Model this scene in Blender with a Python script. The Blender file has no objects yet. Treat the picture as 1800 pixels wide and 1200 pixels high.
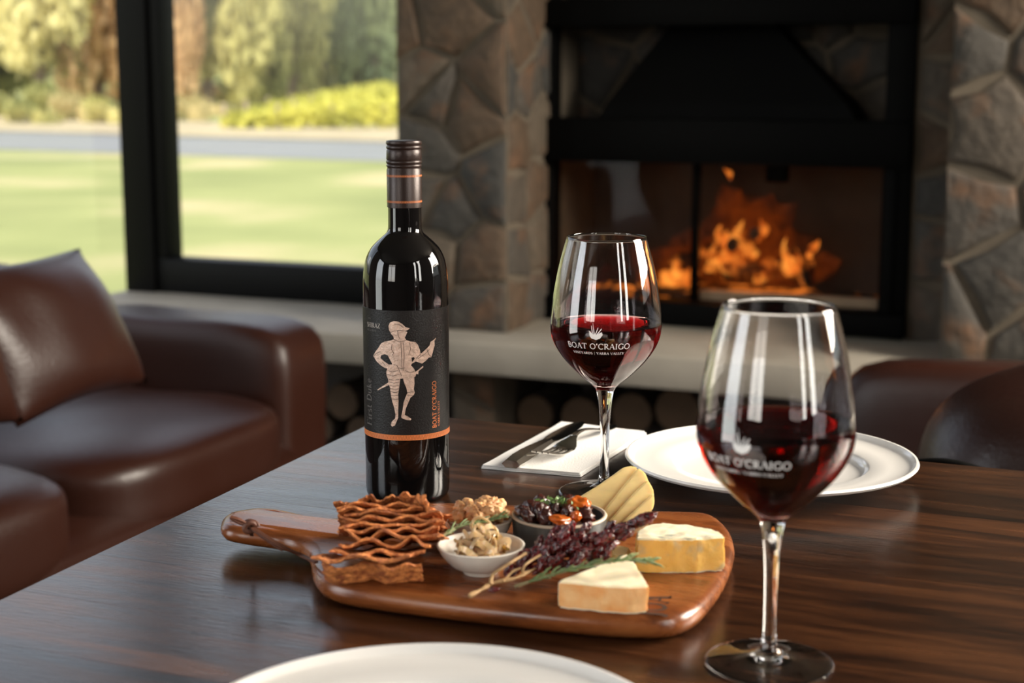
import bpy, bmesh, math, random
from mathutils import Vector, Matrix, noise, geometry
random.seed(7)
PI = math.pi
SC = bpy.context.scene
COL = SC.collection

# ------------------------------------------------------------------ camera
F = 2750.0
PITCH = math.atan(470 / F)
CAM = Vector((0, 0, 1.12))
cd = bpy.data.cameras.new('camera')
cam = bpy.data.objects.new('camera', cd)
COL.objects.link(cam)
cam.location = CAM
cam.rotation_euler = (PI / 2 - PITCH, 0, 0)
cd.sensor_width = 36
cd.lens = F / 1800 * 36
cd.clip_start = 0.02
cd.clip_end = 600
cd.dof.use_dof = True
cd.dof.focus_distance = 1.34
cd.dof.aperture_fstop = 6.0
cd.dof.aperture_blades = 9
SC.camera = cam

# ------------------------------------------------------------------ world, sun, window daylight, exposure
W = bpy.data.worlds.new('world')
SC.world = W
W.use_nodes = True
wn = W.node_tree.nodes
wl = W.node_tree.links
wn.clear()
wo = wn.new('ShaderNodeOutputWorld')
wb = wn.new('ShaderNodeBackground')
sky = wn.new('ShaderNodeTexSky')
sky.sky_type = 'NISHITA'
sky.sun_disc = False
sky.sun_elevation = math.radians(48)
sky.sun_rotation = math.radians(200)
sky.air_density = 1.0
sky.dust_density = 3.0
sky.ozone_density = 1.0
wb.inputs['Strength'].default_value = 0.42
hsn = wn.new('ShaderNodeHueSaturation')      # thin high cloud: a paler sky
hsn.inputs['Saturation'].default_value = 0.45
wl.new(sky.outputs[0], hsn.inputs['Color'])
wl.new(hsn.outputs[0], wb.inputs[0])
wl.new(wb.outputs[0], wo.inputs[0])

TH = math.radians(22.7)          # the room and the table stand turned by this much
U = Vector((math.cos(TH), -math.sin(TH), 0))
N = Vector((math.sin(TH), math.cos(TH), 0))
def R3(a, b, z): return U * a + N * b + Vector((0, 0, z))
ROOM = Matrix.Rotation(-TH, 4, 'Z')

def sun():
    l = bpy.data.lights.new('sun', 'SUN')
    l.energy = 2.7
    l.color = (1.0, 0.93, 0.80)
    l.angle = math.radians(0.6)
    o = bpy.data.objects.new('sun', l)
    COL.objects.link(o)
    az = math.radians(-100)        # comes from behind the house
    el = math.radians(36)
    d = Vector((math.cos(az) * math.cos(el), math.sin(az) * math.cos(el), math.sin(el)))
    o.rotation_euler = d.to_track_quat('Z', 'Y').to_euler()
    o.location = (0, -20, 30)
sun()

def area(name, loc, target, sx, sy, power, color):
    l = bpy.data.lights.new(name, 'AREA')
    l.shape = 'RECTANGLE'
    l.size = sx
    l.size_y = sy
    l.energy = power
    l.color = color
    o = bpy.data.objects.new(name, l)
    COL.objects.link(o)
    o.location = loc
    d = (Vector(target) - Vector(loc)).normalized()
    o.rotation_euler = (-d).to_track_quat('Z', 'Y').to_euler()
    return o
# daylight coming through the windows of the right wall and the left wall, plus an added rear fill
area('right_window_daylight', R3(2.12, 2.7, 2.0), R3(0, 1.0, .8), 1.9, 1.5, 440, (1.0, 0.90, 0.77))
area('left_window_daylight', R3(-3.45, -1.1, 1.35), R3(0, -.4, 1.1), 2.0, 2.6, 95, (0.93, 0.96, 1.0))
area('side_window_daylight', R3(2.12, -.62, 1.75), R3(0, .2, 1.0), .5, 1.7, 42, (1.0, 0.95, 0.88))
area('side_window_daylight', R3(2.12, .12, 1.75), R3(0, .5, 1.0), .5, 1.7, 42, (1.0, 0.95, 0.88))

area('rear_fill_light', R3(-1.5, -3.3, 1.75), R3(-1.2, 0, 1.3), 2.2, 2.0, 70, (1.0, 0.94, 0.88))  # added fill to lift the dark stone behind the hood

SC.view_settings.view_transform = 'Standard'
SC.view_settings.look = 'None'
SC.view_settings.exposure = 0.0
SC.view_settings.gamma = 1.0
SC.view_settings.use_curve_mapping = False
SC.cycles.max_bounces = 16
SC.cycles.transmission_bounces = 14
SC.cycles.transparent_max_bounces = 24
SC.cycles.sample_clamp_indirect = 6.0

# ------------------------------------------------------------------ pixel -> place helpers
def ray(x, y):
    cx = (x - 900) / F
    cy = -(y - 600) / F
    return Vector((cx, math.cos(PITCH) + cy * math.sin(PITCH), -math.sin(PITCH) + cy * math.cos(PITCH)))
TZ = 0.75
def T(x, y, z=TZ):
    d = ray(x, y)
    return CAM + d * ((z - CAM.z) / d.z)
def Yp(x, y, Y):
    d = ray(x, y)
    return CAM + d * (Y / d.y)
def WB(x, y, b):                   # on the wall plane b (room depth) -> (a, z)
    d = ray(x, y)
    p = CAM + d * (b / d.dot(N))
    return p.dot(U), p.z
def WA(x, y, a):                   # on the plane a -> (b, z)
    d = ray(x, y)
    p = CAM + d * (a / d.dot(U))
    return p.dot(N), p.z

# ------------------------------------------------------------------ materials
MATS = {}
def newmat(name):
    m = bpy.data.materials.new(name)
    m.use_nodes = True
    nt = m.node_tree
    return m, nt, nt.nodes, nt.links, nt.nodes['Principled BSDF']
def pm(name, col, rough=0.5, metal=0.0, bump=0.0, bscale=50, var=0.0, vscale=8, coat=0.0, sss=0.0, trans=0.0, ior=1.5, stretch=(1, 1, 1), spec=0.5, col2=None, rnd=0.0, detail=4, lo=0.35, hi=0.65, rvar=0.0):
    m, nt, n, l, p = newmat(name)
    p.inputs['Roughness'].default_value = rough
    p.inputs['Metallic'].default_value = metal
    p.inputs['IOR'].default_value = ior
    p.inputs['Coat Weight'].default_value = coat
    p.inputs['Coat Roughness'].default_value = 0.06
    p.inputs['Transmission Weight'].default_value = trans
    p.inputs['Specular IOR Level'].default_value = spec
    if sss:
        p.inputs['Subsurface Weight'].default_value = sss
        p.inputs['Subsurface Radius'].default_value = (0.012, 0.007, 0.003)
        p.inputs['Subsurface Scale'].default_value = 0.6
    p.inputs['Base Color'].default_value = (*col, 1)
    tc = n.new('ShaderNodeTexCoord')
    mp = n.new('ShaderNodeMapping')
    mp.inputs['Scale'].default_value = stretch
    l.new(tc.outputs['Object'], mp.inputs[0])
    src = None
    if col2 is not None or var:
        nz = n.new('ShaderNodeTexNoise')
        nz.inputs['Scale'].default_value = vscale
        nz.inputs['Detail'].default_value = detail
        l.new(mp.outputs[0], nz.inputs['Vector'])
        rp = n.new('ShaderNodeValToRGB')
        rp.color_ramp.elements[0].position = lo
        rp.color_ramp.elements[1].position = hi
        c2 = col2 if col2 is not None else tuple(c * (1 - var) for c in col)
        rp.color_ramp.elements[0].color = (*c2, 1)
        rp.color_ramp.elements[1].color = (*col, 1)
        l.new(nz.outputs['Fac'], rp.inputs[0])
        src = rp.outputs[0]
    if rnd:
        oi = n.new('ShaderNodeObjectInfo')
        mr = n.new('ShaderNodeMapRange')
        mr.inputs['To Min'].default_value = 1 - rnd
        mr.inputs['To Max'].default_value = 1 + rnd
        l.new(oi.outputs['Random'], mr.inputs['Value'])
        hs = n.new('ShaderNodeHueSaturation')
        l.new(mr.outputs[0], hs.inputs['Value'])
        if src: l.new(src, hs.inputs['Color'])
        else: hs.inputs['Color'].default_value = (*col, 1)
        src = hs.outputs[0]
    if src: l.new(src, p.inputs['Base Color'])
    if bump:
        nb = n.new('ShaderNodeTexNoise')
        nb.inputs['Scale'].default_value = bscale
        nb.inputs['Detail'].default_value = 5
        l.new(mp.outputs[0], nb.inputs['Vector'])
        bp = n.new('ShaderNodeBump')
        bp.inputs['Strength'].default_value = bump
        bp.inputs['Distance'].default_value = 0.002
        l.new(nb.outputs['Fac'], bp.inputs['Height'])
        l.new(bp.outputs[0], p.inputs['Normal'])
        if rvar:
            mr2 = n.new('ShaderNodeMapRange')
            mr2.inputs['To Min'].default_value = rough - rvar
            mr2.inputs['To Max'].default_value = rough + rvar
            l.new(nb.outputs['Fac'], mr2.inputs['Value'])
            l.new(mr2.outputs[0], p.inputs['Roughness'])
    MATS[name] = m
    return m

def wood(name, c_dark, c_mid, c_light, rough, axis_scale, rnd=0.2, coat=0.0, grain=14.0, bump=0.25, spec=0.5):
    """Timber: long grain along X of the object."""
    m, nt, n, l, p = newmat(name)
    tc = n.new('ShaderNodeTexCoord')
    mp = n.new('ShaderNodeMapping')
    mp.inputs['Scale'].default_value = axis_scale
    l.new(tc.outputs['Object'], mp.inputs[0])
    oi = n.new('ShaderNodeObjectInfo')
    ad = n.new('ShaderNodeVectorMath'); ad.operation = 'ADD'
    cx = n.new('ShaderNodeCombineXYZ')
    mu = n.new('ShaderNodeMath'); mu.operation = 'MULTIPLY'; mu.inputs[1].default_value = 37.0
    l.new(oi.outputs['Random'], mu.inputs[0])
    l.new(mu.outputs[0], cx.inputs[0]); l.new(mu.outputs[0], cx.inputs[1])
    l.new(mp.outputs[0], ad.inputs[0]); l.new(cx.outputs[0], ad.inputs[1])
    n1 = n.new('ShaderNodeTexNoise'); n1.inputs['Scale'].default_value = grain; n1.inputs['Detail'].default_value = 8; n1.inputs['Distortion'].default_value = 0.6
    n2 = n.new('ShaderNodeTexNoise'); n2.inputs['Scale'].default_value = grain * 9; n2.inputs['Detail'].default_value = 4
    l.new(ad.outputs[0], n1.inputs['Vector']); l.new(ad.outputs[0], n2.inputs['Vector'])
    mx = n.new('ShaderNodeMath'); mx.operation = 'MULTIPLY_ADD'; mx.inputs[1].default_value = 0.3; 
    l.new(n2.outputs['Fac'], mx.inputs[0]); l.new(n1.outputs['Fac'], mx.inputs[2])
    rp = n.new('ShaderNodeValToRGB')
    e = rp.color_ramp.elements
    e[0].position = 0.48; e[0].color = (*c_dark, 1)
    e[1].position = 0.85; e[1].color = (*c_light, 1)
    k = e.new(0.64); k.color = (*c_mid, 1)
    l.new(mx.outputs[0], rp.inputs[0])
    mr = n.new('ShaderNodeMapRange'); mr.inputs['To Min'].default_value = 1 - rnd; mr.inputs['To Max'].default_value = 1 + rnd
    l.new(oi.outputs['Random'], mr.inputs['Value'])
    hs = n.new('ShaderNodeHueSaturation')
    l.new(mr.outputs[0], hs.inputs['Value']); l.new(rp.outputs[0], hs.inputs['Color'])
    l.new(hs.outputs[0], p.inputs['Base Color'])
    bp = n.new('ShaderNodeBump'); bp.inputs['Strength'].default_value = bump; bp.inputs['Distance'].default_value = 0.0006
    l.new(n2.outputs['Fac'], bp.inputs['Height']); l.new(bp.outputs[0], p.inputs['Normal'])
    mr3 = n.new('ShaderNodeMapRange'); mr3.inputs['To Min'].default_value = rough - 0.07; mr3.inputs['To Max'].default_value = rough + 0.07
    l.new(n1.outputs['Fac'], mr3.inputs['Value']); l.new(mr3.outputs[0], p.inputs['Roughness'])
    p.inputs['Coat Weight'].default_value = coat
    p.inputs['Coat Roughness'].default_value = 0.22
    p.inputs['Specular IOR Level'].default_value = spec
    MATS[name] = m
    return m

wood('table_wood', (0.010, 0.004, 0.0022), (0.030, 0.0105, 0.0042), (0.066, 0.0235, 0.008), 0.25, (1.0, 9, 9), rnd=0.5, grain=5.0, bump=0.3, coat=0.1)
wood('board_wood', (0.10, 0.028, 0.008), (0.19, 0.054, 0.014), (0.27, 0.088, 0.024), 0.27, (1.0, 6, 6), rnd=0.0, grain=9.0, bump=0.12)
wood('floor_wood', (0.02, 0.012, 0.008), (0.04, 0.024, 0.015), (0.06, 0.038, 0.024), 0.4, (1, 8, 8), rnd=0.25, grain=3.0)
pm('black_metal', (0.0012, 0.0012, 0.0011), 0.6, spec=0.06, bump=0.05)
pm('black_frame', (0.002, 0.002, 0.0021), 0.5, spec=0.1)
pm('plaster', (0.06, 0.05, 0.045), 0.9, bump=0.2, bscale=30)
pm('ceiling_paint', (0.09, 0.08, 0.07), 0.9, bump=0.05)
pm('mortar', (0.105, 0.083, 0.058), 0.95, bump=0.6, bscale=60, var=0.3)
pm('concrete', (0.33, 0.295, 0.24), 0.75, bump=0.3, bscale=40, var=0.18, vscale=5)
pm('leather', (0.022, 0.0056, 0.0027), 0.38, spec=0.36, bump=0.35, bscale=160, var=0.3, vscale=4, col2=(0.026, 0.0085, 0.0055), rvar=0.08)
pm('leather_thong', (0.10, 0.032, 0.015), 0.6, bump=0.3, bscale=600)
pm('bottle_glass', (0.0035, 0.003, 0.003), 0.03, ior=1.52)
pm('cap_metal', (0.026, 0.014, 0.011), 0.36, metal=0.35, bump=0.08, bscale=900)
pm('label_paper', (0.0125, 0.0110, 0.0105), 0.42, bump=0.25, bscale=700, spec=0.25)
pm('copper_foil', (0.74, 0.53, 0.42), 0.5, metal=0.25, bump=0.7, bscale=330, var=0.25, vscale=260)
pm('orange_print', (0.78, 0.22, 0.06), 0.5)
pm('grey_print', (0.10, 0.092, 0.086), 0.4)
pm('pale_print', (0.42, 0.37, 0.33), 0.5)
pm('white_print', (0.82, 0.80, 0.78), 0.5)
pm('porcelain', (0.86, 0.83, 0.79), 0.16, coat=0.3)
pm('stoneware', (0.74, 0.68, 0.60), 0.32, bump=0.1, bscale=300, var=0.08, vscale=60)
pm('dark_glaze', (0.055, 0.062, 0.062), 0.35, bump=0.1, bscale=300)
pm('raw_rim', (0.56, 0.47, 0.36), 0.6)
pm('napkin_paper', (0.82, 0.80, 0.77), 0.85, bump=0.3, bscale=500)
pm('steel', (0.62, 0.60, 0.57), 0.16, metal=1.0)
pm('cracker', (0.70, 0.25, 0.065), 0.75, bump=1.0, bscale=420, col2=(0.26, 0.062, 0.016), vscale=170, rnd=0.18)
pm('walnut', (0.78, 0.46, 0.22), 0.5, bump=0.6, bscale=260, col2=(0.48, 0.22, 0.08), vscale=120, sss=0.1)
pm('onion', (0.90, 0.62, 0.36), 0.14, trans=0.28, sss=0.3, ior=1.38, bump=0.15, bscale=300, var=0.18, vscale=60, coat=0.4)
pm('relish', (0.045, 0.012, 0.006), 0.35, bump=0.6, bscale=250)
pm('apricot', (0.62, 0.13, 0.012), 0.22, bump=0.5, bscale=220, var=0.35, vscale=90, sss=0.2, coat=0.4)
pm('fig', (0.07, 0.014, 0.008), 0.2, bump=1.0, bscale=260, var=0.5, vscale=120, coat=0.5)
pm('herb', (0.15, 0.27, 0.07), 0.5, var=0.3, vscale=90)
pm('rosemary', (0.15, 0.21, 0.075), 0.5, rnd=0.35, bump=0.2, bscale=800)
pm('rosemary_stem', (0.28, 0.24, 0.12), 0.6)
pm('raisin', (0.17, 0.010, 0.010), 0.2, bump=0.35, bscale=8, col2=(0.020, 0.002, 0.003), vscale=2.5, coat=0.5, rnd=0.3)
pm('grape_stem', (0.50, 0.30, 0.13), 0.65, bump=0.5, bscale=400, var=0.3, vscale=120)
pm('cheddar', (0.93, 0.69, 0.30), 0.45, bump=0.25, bscale=120, var=0.12, vscale=50, sss=0.25, stretch=(1, 1, 3))
pm('blue_paste', (0.93, 0.83, 0.60), 0.6, bump=0.9, bscale=180, sss=0.2, col2=(0.20, 0.23, 0.19), vscale=75, lo=0.33, hi=0.43, stretch=(0.6, 2.2, 1))
pm('blue_side', (0.80, 0.46, 0.10), 0.55, bump=0.6, bscale=150, sss=0.2, col2=(0.55, 0.40, 0.20), vscale=60, lo=0.30, hi=0.45)
pm('hard_paste', (0.92, 0.79, 0.56), 0.5, bump=0.2, bscale=150, sss=0.25, var=0.05)
pm('hard_rind', (0.78, 0.30, 0.07), 0.65, bump=0.6, bscale=130, col2=(0.82, 0.47, 0.20), vscale=55, sss=0.15)
pm('firebrick', (0.075, 0.052, 0.038), 0.9, bump=0.5, bscale=30, var=0.3)
pm('charred_log', (0.02, 0.013, 0.01), 0.9, bump=1.0, bscale=40)
pm('ash_lip', (0.50, 0.38, 0.26), 0.7, bump=0.5, bscale=40, var=0.3)
pm('bark', (0.02, 0.012, 0.008), 0.9, bump=1.0, bscale=40)
pm('log_end', (0.10, 0.06, 0.032), 0.85, bump=0.3, bscale=50, var=0.3)
pm('tree_bark', (0.18, 0.13, 0.09), 0.95, bump=1.0, bscale=5)
pm('asphalt', (0.235, 0.24, 0.235), 0.9, var=0.08, vscale=0.3)
pm('dry_grass', (0.50, 0.41, 0.25), 0.95, var=0.25, vscale=1.2)
pm('vine_post', (0.35, 0.27, 0.2), 0.9)
pm('burnt_mark', (0.025, 0.010, 0.006), 0.7)

def stone_mat():
    m, nt, n, l, p = newmat('field_stone')
    oi = n.new('ShaderNodeObjectInfo')
    rp = n.new('ShaderNodeValToRGB')
    e = rp.color_ramp.elements
    rp.color_ramp.interpolation = 'CONSTANT'
    cols = [(0.052, 0.045, 0.036), (0.074, 0.058, 0.042), (0.040, 0.037, 0.032), (0.085, 0.053, 0.030), (0.062, 0.052, 0.041), (0.098, 0.074, 0.050), (0.046, 0.041, 0.034), (0.080, 0.050, 0.028)]
    e[0].position = 0; e[0].color = (*cols[0], 1)
    e[1].position = 1 / 8; e[1].color = (*cols[1], 1)
    for i in range(2, 8):
        k = e.new(i / 8); k.color = (*cols[i], 1)
    l.new(oi.outputs['Random'], rp.inputs[0])
    tc = n.new('ShaderNodeTexCoord')
    nz = n.new('ShaderNodeTexNoise'); nz.inputs['Scale'].default_value = 9; nz.inputs['Detail'].default_value = 8
    l.new(tc.outputs['Object'], nz.inputs['Vector'])
    r2 = n.new('ShaderNodeValToRGB')
    r2.color_ramp.elements[0].position = 0.52; r2.color_ramp.elements[0].color = (0, 0, 0, 1)
    r2.color_ramp.elements[1].position = 0.68; r2.color_ramp.elements[1].color = (1, 1, 1, 1)
    l.new(nz.outputs['Fac'], r2.inputs[0])
    mx = n.new('ShaderNodeMixRGB'); mx.inputs[2].default_value = (0.115, 0.060, 0.030, 1)
    l.new(r2.outputs[0], mx.inputs[0]); l.new(rp.outputs[0], mx.inputs[1])
    n2 = n.new('ShaderNodeTexNoise'); n2.inputs['Scale'].default_value = 28; n2.inputs['Detail'].default_value = 6
    l.new(tc.outputs['Object'], n2.inputs['Vector'])
    hs = n.new('ShaderNodeHueSaturation')
    mr = n.new('ShaderNodeMapRange'); mr.inputs['To Min'].default_value = 0.35; mr.inputs['To Max'].default_value = 1.25
    l.new(n2.outputs['Fac'], mr.inputs['Value']); l.new(mr.outputs[0], hs.inputs['Value']); l.new(mx.outputs[0], hs.inputs['Color'])
    l.new(hs.outputs[0], p.inputs['Base Color'])
    bp = n.new('ShaderNodeBump'); bp.inputs['Strength'].default_value = 0.9; bp.inputs['Distance'].default_value = 0.012
    l.new(n2.outputs['Fac'], bp.inputs['Height']); l.new(bp.outputs[0], p.inputs['Normal'])
    p.inputs['Roughness'].default_value = 0.8
    MATS['field_stone'] = m
stone_mat()

def glass_mats():
    m, nt, n, l, p = newmat('crystal')
    n.remove(p)
    g = n.new('ShaderNodeBsdfGlass'); g.inputs['IOR'].default_value = 1.5; g.inputs['Roughness'].default_value = 0.0
    l.new(g.outputs[0], n['Material Output'].inputs[0])
    MATS['crystal'] = m
    m, nt, n, l, p = newmat('red_wine')
    n.remove(p)
    g = n.new('ShaderNodeBsdfGlass'); g.inputs['IOR'].default_value = 1.34; g.inputs['Roughness'].default_value = 0.0
    g.inputs['Color'].default_value = (1, 0.9, 0.9, 1)
    v = n.new('ShaderNodeVolumeAbsorption'); v.inputs['Color'].default_value = (0.85, 0.02, 0.03, 1); v.inputs['Density'].default_value = 190
    l.new(g.outputs[0], n['Material Output'].inputs[0]); l.new(v.outputs[0], n['Material Output'].inputs['Volume'])
    MATS['red_wine'] = m
    # window pane: thin sheet, mirrors by its own fresnel and lets daylight through
    for nm, tint, base in (('pane_glass', (0.96, 0.97, 0.96, 1), 0.07), ('fire_glass', (0.80, 0.76, 0.72, 1), 0.006)):
        m, nt, n, l, p = newmat(nm)
        n.remove(p)
        tr = n.new('ShaderNodeBsdfTransparent'); tr.inputs[0].default_value = tint
        gl = n.new('ShaderNodeBsdfGlossy'); gl.inputs['Roughness'].default_value = 0.02
        fr = n.new('ShaderNodeLayerWeight'); pw = n.new('ShaderNodeMath'); pw.operation = 'POWER'; pw.inputs[1].default_value = 5.0
        ma = n.new('ShaderNodeMath'); ma.operation = 'MULTIPLY_ADD'; ma.inputs[1].default_value = 0.92; ma.inputs[2].default_value = base
        l.new(fr.outputs['Facing'], pw.inputs[0]); l.new(pw.outputs[0], ma.inputs[0])
        mx = n.new('ShaderNodeMixShader')
        l.new(ma.outputs[0], mx.inputs[0]); l.new(tr.outputs[0], mx.inputs[1]); l.new(gl.outputs[0], mx.inputs[2])
        l.new(mx.outputs[0], n['Material Output'].inputs[0])
        MATS[nm] = m
glass_mats()

def flame_mat(name, strength, c0, c1, dens):
    m, nt, n, l, p = newmat(name)
    n.remove(p)
    tc = n.new('ShaderNodeTexCoord')
    nz = n.new('ShaderNodeTexNoise'); nz.inputs['Scale'].default_value = 14; nz.inputs['Detail'].default_value = 4; nz.inputs['Distortion'].default_value = 1.5
    l.new(tc.outputs['Object'], nz.inputs['Vector'])
    rp = n.new('ShaderNodeValToRGB')
    rp.color_ramp.elements[0].position = 0.38; rp.color_ramp.elements[0].color = (*c0, 1)
    rp.color_ramp.elements[1].position = 0.66; rp.color_ramp.elements[1].color = (*c1, 1)
    l.new(nz.outputs['Fac'], rp.inputs[0])
    em = n.new('ShaderNodeEmission'); em.inputs['Strength'].default_value = strength
    l.new(rp.outputs[0], em.inputs[0])
    tr = n.new('ShaderNodeBsdfTransparent')
    lw = n.new('ShaderNodeLayerWeight'); lw.inputs[0].default_value = 0.35
    iv = n.new('ShaderNodeMath'); iv.operation = 'SUBTRACT'; iv.inputs[0].default_value = 1.0
    l.new(lw.outputs['Facing'], iv.inputs[1])
    ml = n.new('ShaderNodeMath'); ml.operation = 'MULTIPLY'; l.new(iv.outputs[0], ml.inputs[0])
    mr = n.new('ShaderNodeMapRange'); mr.inputs['From Min'].default_value = 0.35; mr.inputs['From Max'].default_value = 0.62; mr.inputs['To Max'].default_value = dens
    l.new(nz.outputs['Fac'], mr.inputs['Value']); l.new(mr.outputs[0], ml.inputs[1])
    mx = n.new('ShaderNodeMixShader')
    l.new(ml.outputs[0], mx.inputs[0]); l.new(tr.outputs[0], mx.inputs[1]); l.new(em.outputs[0], mx.inputs[2])
    l.new(mx.outputs[0], n['Material Output'].inputs[0])
    MATS[name] = m
flame_mat('flame_core', 1.5, (0.9, 0.13, 0.01), (1.0, 0.40, 0.06), 1.0)
flame_mat('flame_outer', 0.22, (0.6, 0.07, 0.01), (0.9, 0.16, 0.02), 0.42)
def ember():
    m, nt, n, l, p = newmat('ember_log')
    tc = n.new('ShaderNodeTexCoord')
    nz = n.new('ShaderNodeTexNoise'); nz.inputs['Scale'].default_value = 16; nz.inputs['Detail'].default_value = 5
    l.new(tc.outputs['Object'], nz.inputs['Vector'])
    rp = n.new('ShaderNodeValToRGB')
    rp.color_ramp.elements[0].position = 0.50; rp.color_ramp.elements[0].color = (0.0, 0.0, 0.0, 1)
    rp.color_ramp.elements[1].position = 0.68; rp.color_ramp.elements[1].color = (1.0, 0.25, 0.03, 1)
    l.new(nz.outputs['Fac'], rp.inputs[0])
    p.inputs['Base Color'].default_value = (0.02, 0.012, 0.01, 1)
    p.inputs['Roughness'].default_value = 0.9
    l.new(rp.outputs[0], p.inputs['Emission Color'])
    p.inputs['Emission Strength'].default_value = 1.3
    MATS['ember_log'] = m
ember()

def leaf_mat(name, c1, c2):
    m, nt, n, l, p = newmat(name)
    n.remove(p)
    tc = n.new('ShaderNodeTexCoord')
    nz = n.new('ShaderNodeTexNoise'); nz.inputs['Scale'].default_value = 0.7; nz.inputs['Detail'].default_value = 5
    l.new(tc.outputs['Object'], nz.inputs['Vector'])
    rp = n.new('ShaderNodeValToRGB')
    rp.color_ramp.elements[0].position = 0.38; rp.color_ramp.elements[0].color = (*c1, 1)
    rp.color_ramp.elements[1].position = 0.62; rp.color_ramp.elements[1].color = (*c2, 1)
    l.new(nz.outputs['Fac'], rp.inputs[0])
    d = n.new('ShaderNodeBsdfDiffuse'); t = n.new('ShaderNodeBsdfTranslucent')
    l.new(rp.outputs[0], d.inputs[0]); l.new(rp.outputs[0], t.inputs[0])
    mx = n.new('ShaderNodeMixShader'); mx.inputs[0].default_value = 0.35
    l.new(d.outputs[0], mx.inputs[1]); l.new(t.outputs[0], mx.inputs[2])
    l.new(mx.outputs[0], n['Material Output'].inputs[0])
    MATS[name] = m
leaf_mat('leaf_pale', (0.42, 0.40, 0.14), (0.75, 0.68, 0.32))
leaf_mat('leaf_olive', (0.24, 0.26, 0.10), (0.55, 0.50, 0.20))
leaf_mat('leaf_deep', (0.10, 0.15, 0.09), (0.34, 0.38, 0.17))
leaf_mat('leaf_rust', (0.50, 0.32, 0.15), (0.74, 0.52, 0.28))
leaf_mat('leaf_vine', (0.36, 0.36, 0.08), (0.62, 0.58, 0.12))
leaf_mat('leaf_dry', (0.45, 0.38, 0.18), (0.70, 0.58, 0.30))

def ground_mat():
    m, nt, n, l, p = newmat('lawn_grass')
    tc = n.new('ShaderNodeTexCoord')
    nz = n.new('ShaderNodeTexNoise'); nz.inputs['Scale'].default_value = 0.28; nz.inputs['Detail'].default_value = 7
    l.new(tc.outputs['Object'], nz.inputs['Vector'])
    rp = n.new('ShaderNodeValToRGB')
    e = rp.color_ramp.elements
    e[0].position = 0.36; e[0].color = (0.245, 0.27, 0.105, 1)
    e[1].position = 0.66; e[1].color = (0.48, 0.41, 0.22, 1)
    k = e.new(0.52); k.color = (0.32, 0.335, 0.135, 1)
    l.new(nz.outputs['Fac'], rp.inputs[0])
    l.new(rp.outputs[0], p.inputs['Base Color'])
    p.inputs['Roughness'].default_value = 0.95
    p.inputs['Specular IOR Level'].default_value = 0.1
    MATS['lawn_grass'] = m
ground_mat()

# ------------------------------------------------------------------ mesh helpers
def mk(name, V, Fc, mat, parent=None, smooth=True, sharp=40, mw=None, kind=None, mats=None, fm=None):
    me = bpy.data.meshes.new(name)
    me.from_pydata([tuple(v) for v in V], [], Fc)
    me.update()
    if mats:
        for k in mats: me.materials.append(MATS[k])
        if fm: me.polygons.foreach_set('material_index', fm)
    else:
        me.materials.append(MATS[mat])
    bm = bmesh.new(); bm.from_mesh(me)
    bmesh.ops.recalc_face_normals(bm, faces=bm.faces)
    bm.to_mesh(me); bm.free()
    if smooth:
        me.polygons.foreach_set('use_smooth', [True] * len(me.polygons))
        me.set_sharp_from_angle(angle=math.radians(sharp))
    o = bpy.data.objects.new(name, me)
    COL.objects.link(o)
    if parent: o.parent = parent
    if mw is not None: o.matrix_basis = mw
    if kind: o['kind'] = kind
    return o
def thing(name, label, cat, loc=(0, 0, 0), rz=0.0, group=None):
    o = bpy.data.objects.new(name, None)
    o.empty_display_size = 0.05
    COL.objects.link(o)
    o.location = loc; o.rotation_euler = (0, 0, rz)
    o['label'] = label; o['category'] = cat
    if group: o['group'] = group
    return o
def tag(o, label, cat, group=None):
    o['label'] = label; o['category'] = cat
    if group: o['group'] = group
    return o
def struct(o): o['kind'] = 'structure'; return o

def lathe(prof, seg=96, closed=False):
    """prof: list of (r, z); r == 0 makes a pole."""
    V = []; idx = []
    for r, z in prof:
        if r < 1e-7:
            idx.append([len(V)]); V.append((0, 0, z))
        else:
            idx.append(list(range(len(V), len(V) + seg)))
            for i in range(seg):
                a = 2 * PI * i / seg
                V.append((r * math.cos(a), r * math.sin(a), z))
    Fc = []
    prs = list(zip(idx, idx[1:]))
    if closed: prs.append((idx[-1], idx[0]))
    for A, B in prs:
        if len(A) == 1 and len(B) == 1: continue
        for i in range(seg):
            j = (i + 1) % seg
            if len(A) == 1: Fc.append((A[0], B[i], B[j]))
            elif len(B) == 1: Fc.append((A[i], A[j], B[0]))
            else: Fc.append((A[i], A[j], B[j], B[i]))
    return V, Fc
def smooth_prof(P, n=6):
    """Catmull-Rom through (r, z) points."""
    out = []
    for i in range(len(P) - 1):
        p0 = P[max(i - 1, 0)]; p1 = P[i]; p2 = P[i + 1]; p3 = P[min(i + 2, len(P) - 1)]
        for k in range(n):
            t = k / n
            out.append(tuple(0.5 * ((2 * b) + (-a + c) * t + (2 * a - 5 * b + 4 * c - d) * t * t + (-a + 3 * b - 3 * c + d) * t ** 3) for a, b, c, d in zip(p0, p1, p2, p3)))
    out.append(tuple(P[-1]))
    return out
def box(x0, x1, y0, y1, z0, z1, off=0):
    V = [(x0, y0, z0), (x1, y0, z0), (x1, y1, z0), (x0, y1, z0), (x0, y0, z1), (x1, y0, z1), (x1, y1, z1), (x0, y1, z1)]
    Fc = [(0, 3, 2, 1), (4, 5, 6, 7), (0, 1, 5, 4), (1, 2, 6, 5), (2, 3, 7, 6), (3, 0, 4, 7)]
    return V, [tuple(i + off for i in f) for f in Fc]
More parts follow.
